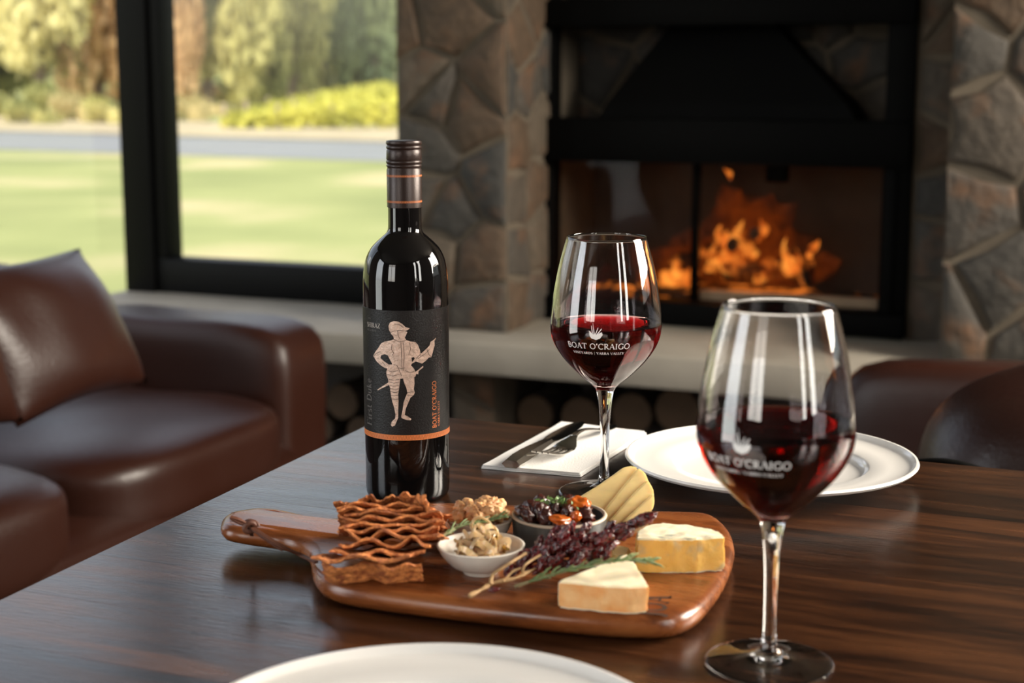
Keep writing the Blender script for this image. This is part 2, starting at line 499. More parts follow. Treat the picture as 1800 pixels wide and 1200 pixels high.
def cbox(x0, x1, y0, y1, z0, z1, c):
    """Box with chamfered edges."""
    bm = bmesh.new()
    V, Fc = box(x0, x1, y0, y1, z0, z1)
    vs = [bm.verts.new(v) for v in V]
    for f in Fc: bm.faces.new([vs[i] for i in f])
    bmesh.ops.bevel(bm, geom=bm.edges[:], offset=c, segments=2, affect='EDGES', profile=0.5)
    V = [v.co.copy() for v in bm.verts]; bm.verts.index_update()
    Fc = [tuple(v.index for v in f.verts) for f in bm.faces]
    bm.free()
    return V, Fc
def join(parts):
    V = []; Fc = []
    for v, f in parts:
        o = len(V); V += list(v); Fc += [tuple(i + o for i in q) for q in f]
    return V, Fc
def tube(pts, rad, seg=8, cap=True):
    pts = [Vector(p) for p in pts]
    if not hasattr(rad, '__len__'): rad = [rad] * len(pts)
    V = []; Fc = []
    up = Vector((0, 0, 1))
    t0 = (pts[1] - pts[0]).normalized()
    if abs(t0.dot(up)) > 0.95: up = Vector((1, 0, 0))
    nrm = (up - t0 * up.dot(t0)).normalized()
    for i, p in enumerate(pts):
        t = (pts[min(i + 1, len(pts) - 1)] - pts[max(i - 1, 0)]).normalized()
        nrm = (nrm - t * nrm.dot(t)).normalized()
        bn = t.cross(nrm)
        for k in range(seg):
            a = 2 * PI * k / seg
            V.append(p + (nrm * math.cos(a) + bn * math.sin(a)) * rad[i])
    for i in range(len(pts) - 1):
        for k in range(seg):
            j = (k + 1) % seg
            Fc.append((i * seg + k, i * seg + j, (i + 1) * seg + j, (i + 1) * seg + k))
    if cap:
        Fc.append(tuple(range(seg))[::-1]); Fc.append(tuple((len(pts) - 1) * seg + k for k in range(seg)))
    return V, Fc
def spline(P, n=8):
    P = [Vector(p) for p in P]; out = []
    for i in range(len(P) - 1):
        p0 = P[max(i - 1, 0)]; p1 = P[i]; p2 = P[i + 1]; p3 = P[min(i + 2, len(P) - 1)]
        for k in range(n):
            t = k / n
            out.append(0.5 * ((2 * p1) + (p2 - p0) * t + (2 * p0 - 5 * p1 + 4 * p2 - p3) * t * t + (3 * p1 - p0 - 3 * p2 + p3) * t ** 3))
    out.append(P[-1]); return out
def pillow(hx, hy, hz, p=5.0, n=14, q=None, wob=0.0, seed=0):
    """Superellipsoid block, half sizes; q = power for z."""
    q = q or p
    V = []; Fc = []; key = {}
    def vid(v):
        k = (round(v[0], 5), round(v[1], 5), round(v[2], 5))
        if k not in key: key[k] = len(V); V.append(v)
        return key[k]
    for ax in range(3):
        for s in (-1, 1):
            g = []
            for i in range(n + 1):
                row = []
                for j in range(n + 1):
                    a = math.tan((2 * i / n - 1) * PI / 4); b = math.tan((2 * j / n - 1) * PI / 4)
                    c = [0, 0, 0]; c[ax] = s; c[(ax + 1) % 3] = a; c[(ax + 2) % 3] = b
                    w = (abs(c[0]) ** p + abs(c[1]) ** p + abs(c[2]) ** q) ** (1 / max(p, q) if p == q else 1 / p)
                    c = [x / w for x in c]
                    c = [c[0] * hx, c[1] * hy, c[2] * hz]
                    if wob:
                        d = noise.noise(Vector((c[0] * 4 + seed, c[1] * 4, c[2] * 4))) * wob
                        c = [c[k] * (1 + d / max(hx, hy)) if k < 2 else c[k] + d * (1 if c[k] > 0 else 0) for k in range(3)]
                    row.append(vid(tuple(c)))
                g.append(row)
            for i in range(n):
                for j in range(n): Fc.append((g[i][j], g[i + 1][j], g[i + 1][j + 1], g[i][j + 1]))
    return V, Fc
def blob(rx, ry, rz, sub=3, amp=0.2, freq=2.0, seed=0.0, ridge=0.0, rn=7):
    bm = bmesh.new()
    bmesh.ops.create_icosphere(bm, subdivisions=sub, radius=1)
    for v in bm.verts:
        d = v.co.normalized()
        k = 1 + amp * noise.noise(d * freq + Vector((seed, seed * 1.7, 3.1)))
        if ridge:
            a = math.atan2(d.y, d.z)
            k *= 1 - ridge * abs(math.sin(a * rn / 2 + 2.2 * noise.noise(d * 1.6 + Vector((seed, 0, 0))))) * (1 - abs(d.x) ** 3)
        v.co = Vector((d.x * rx, d.y * ry, d.z * rz)) * k
    bm.verts.index_update()
    V = [v.co.copy() for v in bm.verts]; Fc = [tuple(v.index for v in f.verts) for f in bm.faces]
    bm.free(); return V, Fc
def xf(VF, M): return [M @ Vector(v) for v in VF[0]], VF[1]
def prism(poly, z0, z1, ch=0.0):
    """Polygon (x, y list) extruded z0..z1, chamfered at top."""
    n = len(poly)
    c = Vector((sum(p[0] for p in poly) / n, sum(p[1] for p in poly) / n))
    V = [(p[0], p[1], z0) for p in poly]
    if ch:
        V += [(p[0], p[1], z1 - ch) for p in poly]
        V += [(p[0] + (c.x - p[0]) * ch / max(0.001, (c - Vector(p[:2])).length), p[1] + (c.y - p[1]) * ch / max(0.001, (c - Vector(p[:2])).length), z1) for p in poly]
        L = 3
    else:
        V += [(p[0], p[1], z1) for p in poly]; L = 2
    Fc = [tuple(range(n))[::-1], tuple(range((L - 1) * n, L * n))]
    for k in range(L - 1):
        for i in range(n):
            j = (i + 1) % n
            Fc.append((k * n + i, k * n + j, (k + 1) * n + j, (k + 1) * n + i))
    return V, Fc

# ------------------------------------------------------------------ serif lettering made of strokes
def arc(cx, cy, rx, ry, a0, a1, n=10):
    return [(cx + rx * math.cos(math.radians(a0 + (a1 - a0) * i / n)), cy + ry * math.sin(math.radians(a0 + (a1 - a0) * i / n))) for i in range(n + 1)]
TK, TN = 0.15, 0.06
def sf(x, y, w=0.17): return ([(x - w, y), (x + w, y)], TN)
G = {
 'A': (0.78, [([(0.06, 0), (0.38, 1)], TN), ([(0.38, 1), (0.70, 0)], TK), ([(0.18, 0.36), (0.58, 0.36)], TN), sf(0.08, 0.03, .12), sf(0.70, 0.03, .14)]),
 'B': (0.66, [([(0.16, 0), (0.16, 1)], TK), (arc(0.28, 0.76, 0.22, 0.23, 90, -90), TK * .8), (arc(0.30, 0.28, 0.26, 0.26, 90, -90), TK), ([(0.05, 0.98), (0.3, 0.98)], TN), ([(0.05, 0.03), (0.3, 0.03)], TN), ([(0.16, 0.53), (0.3, 0.53)], TN)]),
 'C': (0.80, [(arc(0.45, 0.5, 0.36, 0.48, 48, 312, 16), TK * .85), ([(0.73, 0.98), (0.73, 0.7)], TN)]),
 'D': (0.82, [([(0.16, 0), (0.16, 1)], TK), (arc(0.26, 0.5, 0.46, 0.48, 90, -90, 14), TK * .9), ([(0.04, 0.98), (0.28, 0.98)], TN), ([(0.04, 0.03), (0.28, 0.03)], TN)]),
 'E': (0.66, [([(0.16, 0), (0.16, 1)], TK), ([(0.04, 0.97), (0.56, 0.97)], TN), ([(0.04, 0.03), (0.6, 0.03)], TN), ([(0.16, 0.52), (0.46, 0.52)], TN), ([(0.57, 1), (0.57, 0.8)], TN), ([(0.6, 0), (0.6, 0.22)], TN)]),
 'F': (0.62, [([(0.16, 0), (0.16, 1)], TK), ([(0.04, 0.97), (0.56, 0.97)], TN), sf(0.16, 0.03, .14), ([(0.16, 0.52), (0.46, 0.52)], TN), ([(0.57, 1), (0.57, 0.78)], TN)]),
 'G': (0.84, [(arc(0.45, 0.5, 0.36, 0.48, 48, 330, 16), TK * .85), ([(0.75, 0.03), (0.75, 0.42)], TK * .8), sf(0.72, 0.42, .14), ([(0.73, 0.98), (0.73, 0.72)], TN)]),
 'H': (0.86, [([(0.16, 0), (0.16, 1)], TK), ([(0.70, 0), (0.70, 1)], TK), ([(0.16, 0.5), (0.7, 0.5)], TN), sf(.16, .03, .12), sf(.16, .97, .12), sf(.7, .03, .12), sf(.7, .97, .12)]),
 'I': (0.38, [([(0.19, 0), (0.19, 1)], TK), sf(.19, .03, .14), sf(.19, .97, .14)]),
 'L': (0.62, [([(0.16, 0), (0.16, 1)], TK), sf(.16, .97, .13), ([(0.04, 0.03), (0.56, 0.03)], TN), ([(0.57, 0), (0.57, 0.25)], TN)]),
 'N': (0.86, [([(0.14, 0), (0.14, 1)], TN), ([(0.14, 1), (0.7, 0)], TK), ([(0.72, 0), (0.72, 1)], TN), sf(.14, .03, .12), sf(.1, .97, .1), sf(.72, .97, .12)]),
 'O': (0.90, [(arc(0.45, 0.5, 0.36, 0.47, 0, 360, 22), TK * .8)]),
 'R': (0.74, [([(0.16, 0), (0.16, 1)], TK), (arc(0.28, 0.74, 0.24, 0.24, 90, -90), TK * .85), ([(0.28, 0.5), (0.68, 0.02)], TK), sf(.16, .03, .13), ([(0.05, 0.98), (0.3, 0.98)], TN)]),
 'S': (0.60, [(arc(0.30, 0.74, 0.19, 0.23, 40, 260, 10) + arc(0.30, 0.27, 0.21, 0.25, 80, -140, 10), TK * .85)]),
 'T': (0.74, [([(0.37, 0), (0.37, 1)], TK), ([(0.04, 0.97), (0.70, 0.97)], TN), ([(0.05, 1), (0.05, 0.76)], TN), ([(0.69, 1), (0.69, 0.76)], TN), sf(.37, .03, .14)]),
 'U': (0.82, [([(0.15, 1), (0.15, 0.35)] + arc(0.41, 0.32, 0.26, 0.30, 180, 360, 10) + [(0.67, 1)], TK * .8), sf(.15, .97, .12), sf(.67, .97, .1)]),
 'V': (0.78, [([(0.08, 1), (0.40, 0)], TK), ([(0.40, 0), (0.70, 1)], TN), sf(.08, .97, .13), sf(.7, .97, .12)]),
 'Y': (0.76, [([(0.08, 1), (0.38, 0.5)], TK), ([(0.38, 0.5), (0.68, 1)], TN), ([(0.38, 0.5), (0.38, 0)], TK), sf(.38, .03, .14), sf(.08, .97, .12), sf(.68, .97, .1)]),
 'Z': (0.72, [([(0.08, 0.97), (0.62, 0.97)], TN), ([(0.62, 0.97), (0.08, 0.03)], TK), ([(0.06, 0.03), (0.64, 0.03)], TN), ([(0.08, 1), (0.08, 0.8)], TN), ([(0.63, 0), (0.63, 0.2)], TN)]),
 'J': (0.45, [([(0.26, 1), (0.26, 0.1), (0.18, -0.1), (0.02, -0.14)], TK), sf(.26, .97, .14)]),
 "'": (0.24, [([(0.13, 1.02), (0.10, 0.74)], TK)]),
 '|': (0.40, [([(0.2, -0.2), (0.2, 1.15)], TN)]),
 '2': (0.56, [(arc(0.27, 0.74, 0.2, 0.23, 160, -30, 8) + [(0.06, 0.03), (0.5, 0.03)], TK * .7)]),
 '0': (0.60, [(arc(0.3, 0.5, 0.21, 0.47, 0, 360, 16), TK * .7)]),
 '1': (0.36, [([(0.18, 0), (0.18, 1)], TK), sf(.18, .03, .12), ([(0.04, 0.84), (0.18, 0.98)], TN)]),
 '9': (0.58, [(arc(0.28, 0.68, 0.2, 0.28, 0, 360, 14), TK * .7), ([(0.48, 0.68), (0.42, 0.25), (0.2, 0.0)], TK * .7)]),
 'i': (0.34, [([(0.17, 0), (0.17, 0.62)], TK), sf(.17, .03, .12), ([(0.17, 0.84), (0.17, 0.97)], TK)]),
 'r': (0.46, [([(0.14, 0), (0.14, 0.62)], TK), sf(.14, .03, .12), ([(0.14, 0.42), (0.26, 0.6), (0.40, 0.58)], TK * .7)]),
 's': (0.44, [(arc(0.22, 0.46, 0.14, 0.15, 40, 260, 7) + arc(0.22, 0.17, 0.15, 0.15, 80, -140, 7), TK * .75)]),
 't': (0.40, [([(0.16, 0.9), (0.16, 0.15), (0.24, 0.02), (0.36, 0.06)], TK * .9), ([(0.02, 0.6), (0.34, 0.6)], TN)]),
 'u': (0.60, [([(0.12, 0.62), (0.12, 0.18), (0.22, 0.03), (0.36, 0.06), (0.46, 0.2)], TK * .8), ([(0.47, 0.62), (0.47, 0)], TK)]),
 'k': (0.58, [([(0.13, 0), (0.13, 1)], TK), ([(0.13, 0.26), (0.42, 0.6)], TN), ([(0.22, 0.36), (0.50, 0)], TK), sf(.13, .03, .1)]),
 'e': (0.52, [([(0.1, 0.34), (0.44, 0.34)] + arc(0.26, 0.33, 0.18, 0.29, 0, 310, 12), TK * .7)]),
 ' ': (0.34, []),
}
def text_width(s, track=0.04): return sum(G[c][0] + track for c in s)
def strokes(s, fmap, height, bold=1.0, track=0.04, lift=0.0):
    """Ribbons for text s; fmap(u, v, lift) -> 3D, text starts at u=0, baseline v=0."""
    V = []; Fc = []; x = 0
    for c in s:
        adv, st = G[c]
        for pts, w in st:
            w *= 0.5 * bold
            m = len(pts)
            # resample long straight strokes so they bend with the surface
            P = [pts[0]]
            for a, b in zip(pts, pts[1:]):
                k = max(1, int(math.hypot(b[0] - a[0], b[1] - a[1]) / 0.25))
                P += [(a[0] + (b[0] - a[0]) * i / k, a[1] + (b[1] - a[1]) * i / k) for i in range(1, k + 1)]
            o = len(V)
            for i, p in enumerate(P):
                q = P[min(i + 1, len(P) - 1)]; r = P[max(i - 1, 0)]
                dx, dy = q[0] - r[0], q[1] - r[1]; L = math.hypot(dx, dy) or 1
                nx, ny = -dy / L * w, dx / L * w
                V.append(fmap((x + p[0] + nx) * height, (p[1] + ny) * height))
                V.append(fmap((x + p[0] - nx) * height, (p[1] - ny) * height))
            for i in range(len(P) - 1): Fc.append((o + 2 * i, o + 2 * i + 1, o + 2 * i + 3, o + 2 * i + 2))
        x += adv + track
    return V, Fc
def flat_poly(outline, holes, fmap, cuts):
    """Polygon with holes cut into strips every `cuts` along u so it can bend; fmap(u, v)."""
    loops = [[Vector((p[0], p[1], 0)) for p in outline]] + [[Vector((p[0], p[1], 0)) for p in h] for h in holes]
    tri = geometry.tessellate_polygon(loops)
    allp = [p for L in loops for p in L]
    bm = bmesh.new()
    vs = [bm.verts.new(p) for p in allp]
    for t in tri:
        try: bm.faces.new([vs[i] for i in t])
        except ValueError: pass
    u0 = min(p.x for p in allp); u1 = max(p.x for p in allp)
    k = u0 + cuts
    while k < u1:
        bmesh.ops.bisect_plane(bm, geom=bm.verts[:] + bm.edges[:] + bm.faces[:], plane_co=(k, 0, 0), plane_no=(1, 0, 0))
        k += cuts
    bm.verts.index_update()
    V = [fmap(v.co.x, v.co.y) for v in bm.verts]; Fc = [tuple(v.index for v in f.verts) for f in bm.faces]
    bm.free(); return V, Fc

# ================================================================== THE ROOM
A_L, A_R, B_BK, B_FR, H = -3.16, 1.9, 4.25, -3.0, 2.75
RM = ROOM
def rbox(name, a0, a1, b0, b1, z0, z1, mat, parent=None, c=0.0):
    VF = cbox(a0, a1, b0, b1, z0, z1, c) if c else box(a0, a1, b0, b1, z0, z1)
    return mk(name, VF[0], VF[1], mat, parent, smooth=bool(c), mw=None if parent else RM)
floor = struct(rbox('floor', A_L - .3, A_R + .3, B_FR - .3, B_BK + .9, -.1, -.012, 'mortar'))
k = 0
b = B_FR
while b < B_BK:
    rbox('plank', A_L, A_R, b, b + .178, -.012, 0, 'floor_wood', floor); b += .18
ceil = struct(rbox('ceiling', A_L - .3, A_R + .3, B_FR - 2.6, B_BK + .9, H, H + .15, 'ceiling_paint'))  # its unseen rear overhang is added to block sun from the rear window
# rear wall with a window added for the fill, right wall with one long window, left wall glazed to the floor
def wall_holes(name, horizontal, fixed, lo, hi, holes, t=.15):
    """A wall of strips around rectangular holes [(p0, p1, z0, z1)]."""
    parts = []
    def add(p0, p1, z0, z1):
        if p1 - p0 < 1e-4 or z1 - z0 < 1e-4: return
        parts.append(box(p0, p1, min(fixed, fixed + t), max(fixed, fixed + t), z0, z1) if horizontal else box(min(fixed, fixed + t), max(fixed, fixed + t), p0, p1, z0, z1))
    p = lo
    for (p0, p1, z0, z1) in sorted(holes):
        add(p, p0, 0, H); add(p0, p1, 0, z0); add(p0, p1, z1, H); p = p1
    add(p, hi, 0, H)
    V, Fc = join(parts)
    return struct(mk(name, V, Fc, 'plaster', smooth=False, mw=RM))
wall_holes('wall_rear', True, B_FR, A_L - .15, A_R + .15, [(-2.3, -.7, .9, 2.6)], -.15)
wall_holes('wall_right', False, A_R, B_FR, B_BK, [(-.85, -.40, .9, 2.6), (-.10, .35, .9, 2.6), (1.9, 3.5, 1.0, 2.6)], .15)
wall_holes('wall_left', False, A_L, B_FR, 1.2, [(-2.0, -.2, .1, 2.6)], -.15)

# pane as a single sheet so that light passes straight through
def sheet_pane(r, horizontal, fixed, p0, p1, z0, z1, mat='pane_glass'):
    V = [(p0, fixed, z0), (p1, fixed, z0), (p1, fixed, z1), (p0, fixed, z1)] if horizontal else [(fixed, p0, z0), (fixed, p1, z0), (fixed, p1, z1), (fixed, p0, z1)]
    return mk('pane', V, [(0, 1, 2, 3)], mat, r, smooth=False)
def window(name, horizontal, fixed, p0, p1, z0, z1, w=.06, wb=None, d=.08, mull=()):
    wb = wb or w
    r = bpy.data.objects.new(name, None); COL.objects.link(r); r['kind'] = 'structure'; r.matrix_basis = RM
    def fr(nm, a, b_, c, e):
        VF = cbox(a, b_, fixed - d / 2, fixed + d / 2, c, e, .004) if horizontal else cbox(fixed - d / 2, fixed + d / 2, a, b_, c, e, .004)
        mk(nm, VF[0], VF[1], 'black_frame', r)
    fr('sill_rail', p0, p1, z0, z0 + wb); fr('head_rail', p0, p1, z1 - w, z1)
    fr('side_frame', p0, p0 + w, z0 + wb, z1 - w); fr('side_frame', p1 - w, p1, z0 + wb, z1 - w)
    for m_ in mull: fr('mullion', m_ - w / 2, m_ + w / 2, z0 + wb, z1 - w)
    sheet_pane(r, horizontal, fixed, p0 + w, p1 - w, z0 + wb, z1 - w)
    return r
window('window_7', True, B_FR - .05, -2.3, -.7, .9, 2.6, mull=(-1.5,))  # unseen window, added to go with the rear fill
window('window_4', False, A_R + .05, -.85, -.40, .9, 2.6)
window('window_5', False, A_R + .05, -.10, .35, .9, 2.6)
window('window_6', False, A_L - .05, -2.0, -.2, .1, 2.6)
window('window_3', False, A_R + .05, 1.9, 3.5, 1.0, 2.6, mull=(2.7,))

# bench slab running along the back wall and in front of the fireplace
SLZ = 0.42
aL0, _ = WB(700, 300, 3.9)        # left edge of the stone breast
aR0, _ = WB(890, 300, 3.9)
aQ0, _ = WB(1665, 300, 3.9)
a_post = WB(232, 300, B_BK)[0]
a_post1 = WB(288, 400, B_BK)[0]
slab = struct(rbox('trim_1', A_L + .02, A_R, 3.72, 4.40, SLZ - .085, SLZ, 'concrete', c=.008))
slab['label'] = 'pale concrete bench slab running under the window and the fireplace'
# corner post
struct(rbox('trim_2', a_post + .0, a_post1, B_BK - .06, B_BK + .10, SLZ, H, 'black_frame', c=.006))
# back window, its bottom rail high over the bench
zb = WB(500, 462, B_BK)[1]
window('window_1', True, B_BK, a_post1, aL0 + .12, SLZ, H, w=.04, wb=zb - SLZ, d=.09)
# left window, glazed to the floor
window('window_2', False, a_post + .02, 1.2, B_BK + .0, .0, H, w=.03, wb=.08, d=.03, mull=(1.6,))
struct(rbox('wall_back', A_L, A_R + .15, B_BK + .0, B_BK + .10, 0, SLZ - .085, 'plaster'))

# ------------------------------------------------------------------ stone breast around the fireplace
def clip(poly, p, nrm):
    out = []
    for i in range(len(poly)):
        a = poly[i]; b_ = poly[(i + 1) % len(poly)]
        da = (a - p).dot(nrm); db = (b_ - p).dot(nrm)
        if da <= 0: out.append(a)
        if (da < 0) != (db < 0) and abs(da - db) > 1e-9: out.append(a + (b_ - a) * (da / (da - db)))
    return out
def stones(parent, place, s0, s1, t0, t1, size, seed, gap=.007):
    """Irregular stones, one object each, over the rectangle; place(s, t, d) -> room coordinates."""
    rg = random.Random(seed)
    nx = max(1, round((s1 - s0) / size)); nz = max(1, round((t1 - t0) / size))
    seeds = []
    for j in range(nz):
        for i in range(nx):
            seeds.append(Vector((s0 + (i + .5 + rg.uniform(-.42, .42) + (.25 if j % 2 else -.25) * (nx > 1)) * (s1 - s0) / nx, t0 + (j + .5 + rg.uniform(-.4, .4)) * (t1 - t0) / nz)))
    for i, c in enumerate(seeds):
        poly = [Vector((s0, t0)), Vector((s1, t0)), Vector((s1, t1)), Vector((s0, t1))]
        for j, e in enumerate(seeds):
            if i == j or (e - c).length > size * 4: continue
            d = (e - c)
            poly = clip(poly, (c + e) / 2 - d.normalized() * gap, d)
            if len(poly) < 3: break
        if len(poly) < 3: continue
        # drop tiny edges, add a rough midpoint on long ones
        q = []
        for k in range(len(poly)):
            a = poly[k]; b_ = poly[(k + 1) % len(poly)]
            if (a - b_).length < .012: continue
            q.append(a)
            if (a - b_).length > size * .55:
                m_ = (a + b_) / 2; q.append(m_ + (Vector(((sum(v.x for v in poly) / len(poly)), (sum(v.y for v in poly) / len(poly)))) - m_) * rg.uniform(.0, .14))
        if len(q) < 3: continue
        q = q[:12]; m = len(q)
        cc = Vector((sum(v.x for v in q) / m, sum(v.y for v in q) / m))
        dep = rg.uniform(.007, .017)
        V = []
        for f_, h in ((1.0, 0), (.97, dep * .6), (.84, dep)):
            for v in q:
                w = cc + (v - cc) * f_
                V.append(place(w.x, w.y, h + (rg.uniform(-.004, .004) if f_ < .9 else 0)))
        V.append(place(cc.x, cc.y, dep * rg.uniform(1.0, 1.25)))
        Fc = []
        for L in range(2):
            for k in range(m):
                n_ = (k + 1) % m
                Fc.append((L * m + k, L * m + n_, (L + 1) * m + n_, (L + 1) * m + k))
        for k in range(m): Fc.append((2 * m + k, 2 * m + (k + 1) % m, 3 * m))
        mk('stone', V, Fc, 'field_stone', parent, sharp=55)
BF = 3.9                      # face of the breast
BI = 4.22                     # face of the recess
wl_ = struct(rbox('wall_fireplace_left', aL0, aR0, BF, B_BK + .5, SLZ, H, 'mortar'))
stones(wl_, lambda s, t, d: (s, BF - d, t), aL0, aR0, SLZ, 2.0, .135, 11)
stones(wl_, lambda s, t, d: (aR0 + d * .6, s, t), BF + .01, BI, SLZ, 2.0, .15, 12)
stones(wl_, lambda s, t, d: (aL0 - d * .6, s, t), BF + .01, B_BK - .06, SLZ, 2.0, .17, 13)
wr_ = struct(rbox('wall_fireplace_right', aQ0, A_R, BF, B_BK + .5, SLZ, H, 'mortar'))
stones(wr_, lambda s, t, d: (s, BF - d, t), aQ0, aQ0 + 1.1, SLZ, 2.0, .17, 21)
wi_ = struct(rbox('wall_fireplace_back', aR0, aQ0, 4.46, 4.64, WB(1250, 287, BI)[1] + .056, H, 'mortar'))
fx0 = WB(950, 400, BI)[0]; fx1 = WB(1600, 400, BI)[0]
stones(wi_, lambda s, t, d: (s, 4.46 - d, t), aR0, aQ0, WB(1250, 287, BI)[1] + .07, 2.1, .15, 31)
# stone strips beside the stove, at the recess face
ws_ = struct(rbox('wall_fireplace_side', fx1, aQ0, BI, 4.62, SLZ, H, 'mortar'))
stones(ws_, lambda s, t, d: (s, BI - d * .7, t), fx1 + .01, aQ0 - .005, SLZ, 2.0, .15, 32)
# pier below the slab and the dark log store
ap0 = WB(797, 650, 3.84)[0]; ap1 = WB(868, 650, 3.84)[0]
wp_ = struct(rbox('wall_pier', ap0, ap1, 3.84, 4.2, 0, SLZ - .085, 'mortar'))
stones(wp_, lambda s, t, d: (s, 3.84 - d, t), ap0, ap1, 0, SLZ - .09, .12, 41)

# ------------------------------------------------------------------ the stove in the recess
stv = thing('fireplace_stove', 'black steel wood heater with hood and wide glass door in the stone wall', 'fireplace', (0, 0, 0), -TH)
def sbox(nm, a0, a1, b0, b1, z0, z1, mat='black_metal', par=None, c=.004):
    V, Fc = cbox(a0, a1, b0, b1, z0, z1, c); return mk(nm, V, Fc, mat, par or stv)
def zB(y, x=1250, b=BI): return WB(x, y, b)[1]
gz0, gz1 = zB(522), zB(287)          # glass bottom and top
hz0, hz1 = zB(215), zB(45)           # open part with the hood
FZ = BI
sbox('side_frame', fx0, fx0 + .045, FZ - .02, FZ + .05, SLZ + .005, 2.15)
sbox('side_frame', fx1 - .075, fx1, FZ - .02, FZ + .05, SLZ + .005, 2.15)
sbox('lower_rail', fx0, fx1, FZ - .05, FZ + .05, SLZ + .005, gz0 - .015)
sbox('middle_rail', fx0, fx1, FZ - .05, FZ + .04, gz1, hz0 + .01)
sbox('top_rail', fx0, fx1, FZ - .05, FZ + .04, hz1, hz1 + .075)
sbox('top_rail', fx0, fx1, FZ - .03, FZ + .04, hz1 + .11, 2.15)
# hood: truncated pyramid up to the flue
h0, h1 = WB(1062, 215, FZ + .1)[0], WB(1515, 215, FZ + .1)[0]
q0, q1 = WB(1188, 50, FZ + .16)[0], WB(1372, 50, FZ + .16)[0]
V = []
for (a0, a1, b0, b1, z) in ((h0, h1, FZ + .03, FZ + .19, hz0), (h0 + .03, h1 - .03, FZ + .035, FZ + .19, hz0 + .05), (q0, q1, FZ + .09, FZ + .19, hz1), (q0, q1, FZ + .09, FZ + .19, 2.6)):
    V += [(a0, b0, z), (a1, b0, z), (a1, b1, z), (a0, b1, z)]
Fc = [(0, 1, 2, 3), (12, 13, 14, 15)] + [(k * 4 + i, k * 4 + (i + 1) % 4, k * 4 + 4 + (i + 1) % 4, k * 4 + 4 + i) for k in range(3) for i in range(4)]
mk('hood', V, Fc, 'black_metal', stv, smooth=False)
# door frame of the glass
gx0, gx1 = WB(975, 400, FZ)[0], WB(1556, 400, FZ)[0]
sbox('door_frame', gx0 - .05, gx0, FZ - .03, FZ + .02, gz0 - .02, gz1 + .0)
sbox('door_frame', gx1, gx1 + .03, FZ - .03, FZ + .02, gz0 - .02, gz1 + .0)
mk('door_glass', [(gx0, FZ, gz0 - .015), (gx1, FZ, gz0 - .015), (gx1, FZ, gz1), (gx0, FZ, gz1)], [(0, 1, 2, 3)], 'fire_glass', stv, smooth=False)
am = WB(1222, 400, FZ + .02)[0]
sbox('door_mullion', am - .012, am + .012, FZ + .015, FZ + .035, gz0 - .015, gz1)
sbox('baffle_bracket', WB(1350, 300, FZ + .06)[0], WB(1385, 300, FZ + .06)[0], FZ + .03, FZ + .08, gz1 - .05, gz1)
# firebox behind
parts = [box(gx0 - .03, gx1 + .03, FZ + .39, FZ + .42, gz0 - .03, gz1 + .03), box(gx0 - .05, gx0 - .03, FZ + .03, FZ + .42, gz0 - .03, gz1 + .03),
         box(gx1 + .03, gx1 + .05, FZ + .03, FZ + .42, gz0 - .03, gz1 + .03), box(gx0 - .05, gx1 + .05, FZ + .03, FZ + .42, gz0 - .06, gz0 - .03), box(gx0 - .05, gx1 + .05, FZ + .03, FZ + .42, gz1 + .03, gz1 + .05)]
V, Fc = join(parts)
mk('firebox_lining', V, Fc, 'firebrick', stv, smooth=False)
l0, l1 = WB(1232, 500, FZ + .06)[0], WB(1546, 500, FZ + .06)[0]
sbox('ash_lip', l0, l1, FZ + .045, FZ + .075, gz0 - .02, gz0 + .012, 'ash_lip')
mk('ash_bed', *pillow((gx1 - gx0) / 2, .15, .03, 3, 10), 'ember_log', stv, mw=Matrix.Translation(((gx0 + gx1) / 2, FZ + .22, gz0 - .03)))
def fp(x, y, db=.2):
    a, z = WB(x, y, FZ + db); return Vector((a, FZ + db, z))
def flog(name, p, q, r, mat, lab):
    d = (q - p); V, Fc = tube([p + d * (i / 6) + Vector((0, 0, .004 * math.sin(i * 2.1))) for i in range(7)], [r * (1 + .08 * math.sin(i * 1.7)) for i in range(7)], 12)
    o = mk(name, V, Fc, mat, None, mw=RM)
    tag(o, lab, 'log'); return o
flog('burning_log', fp(1270, 478, .16), fp(1430, 470, .26), .026, 'ember_log', 'glowing log lying lowest in the stove fire')
flog('burning_log', fp(1180, 468, .2), fp(1300, 420, .25), .022, 'ember_log', 'charred log leaning to the left side of the stove fire')
flog('burning_log', fp(1286, 432, .10), fp(1300, 420, .34), .017, 'charred_log', 'charred round log end pointing out of the middle of the flames')
flog('burning_log', fp(1325, 412, .12), fp(1345, 405, .34), .015, 'charred_log', 'small charred log end topmost on the burning pile')
flog('burning_log', fp(1390, 440, .2), fp(1420, 500, .16), .016, 'ember_log', 'upright glowing stick at the right of the stove fire')
fire = thing('fire', 'orange fire burning behind the heater glass', 'fire', (0, 0, 0), -TH)
def flame(x, y, w, h, mat, lean=0, db=.18, seed=0):
    """Tongue of flame: closed tapering body, base centre at pixel (x, y); w, h in metres."""
    P = fp(x, y, db); pts = []; rad = []
    for i in range(13):
        t = i / 12
        pts.append(P + Vector((lean * h * t + .16 * w * math.sin(seed + t * 6), .1 * w * math.cos(seed * 2 + t * 5), h * t)))
        rad.append(max(.001, w * .5 * (math.sin(PI * min(1, .12 + t * .88)) ** .8) * (1 - .45 * t) * (1 + .3 * math.sin(seed * 3 + t * 9))))
    V, Fc = tube(pts, rad, 14)
    V = [v + Vector((1, .4, 1)) * .25 * w * noise.noise(v * 22 + Vector((seed, 0, 0))) for v in V]
    mk('flame', V, Fc, mat, fire, sharp=180)
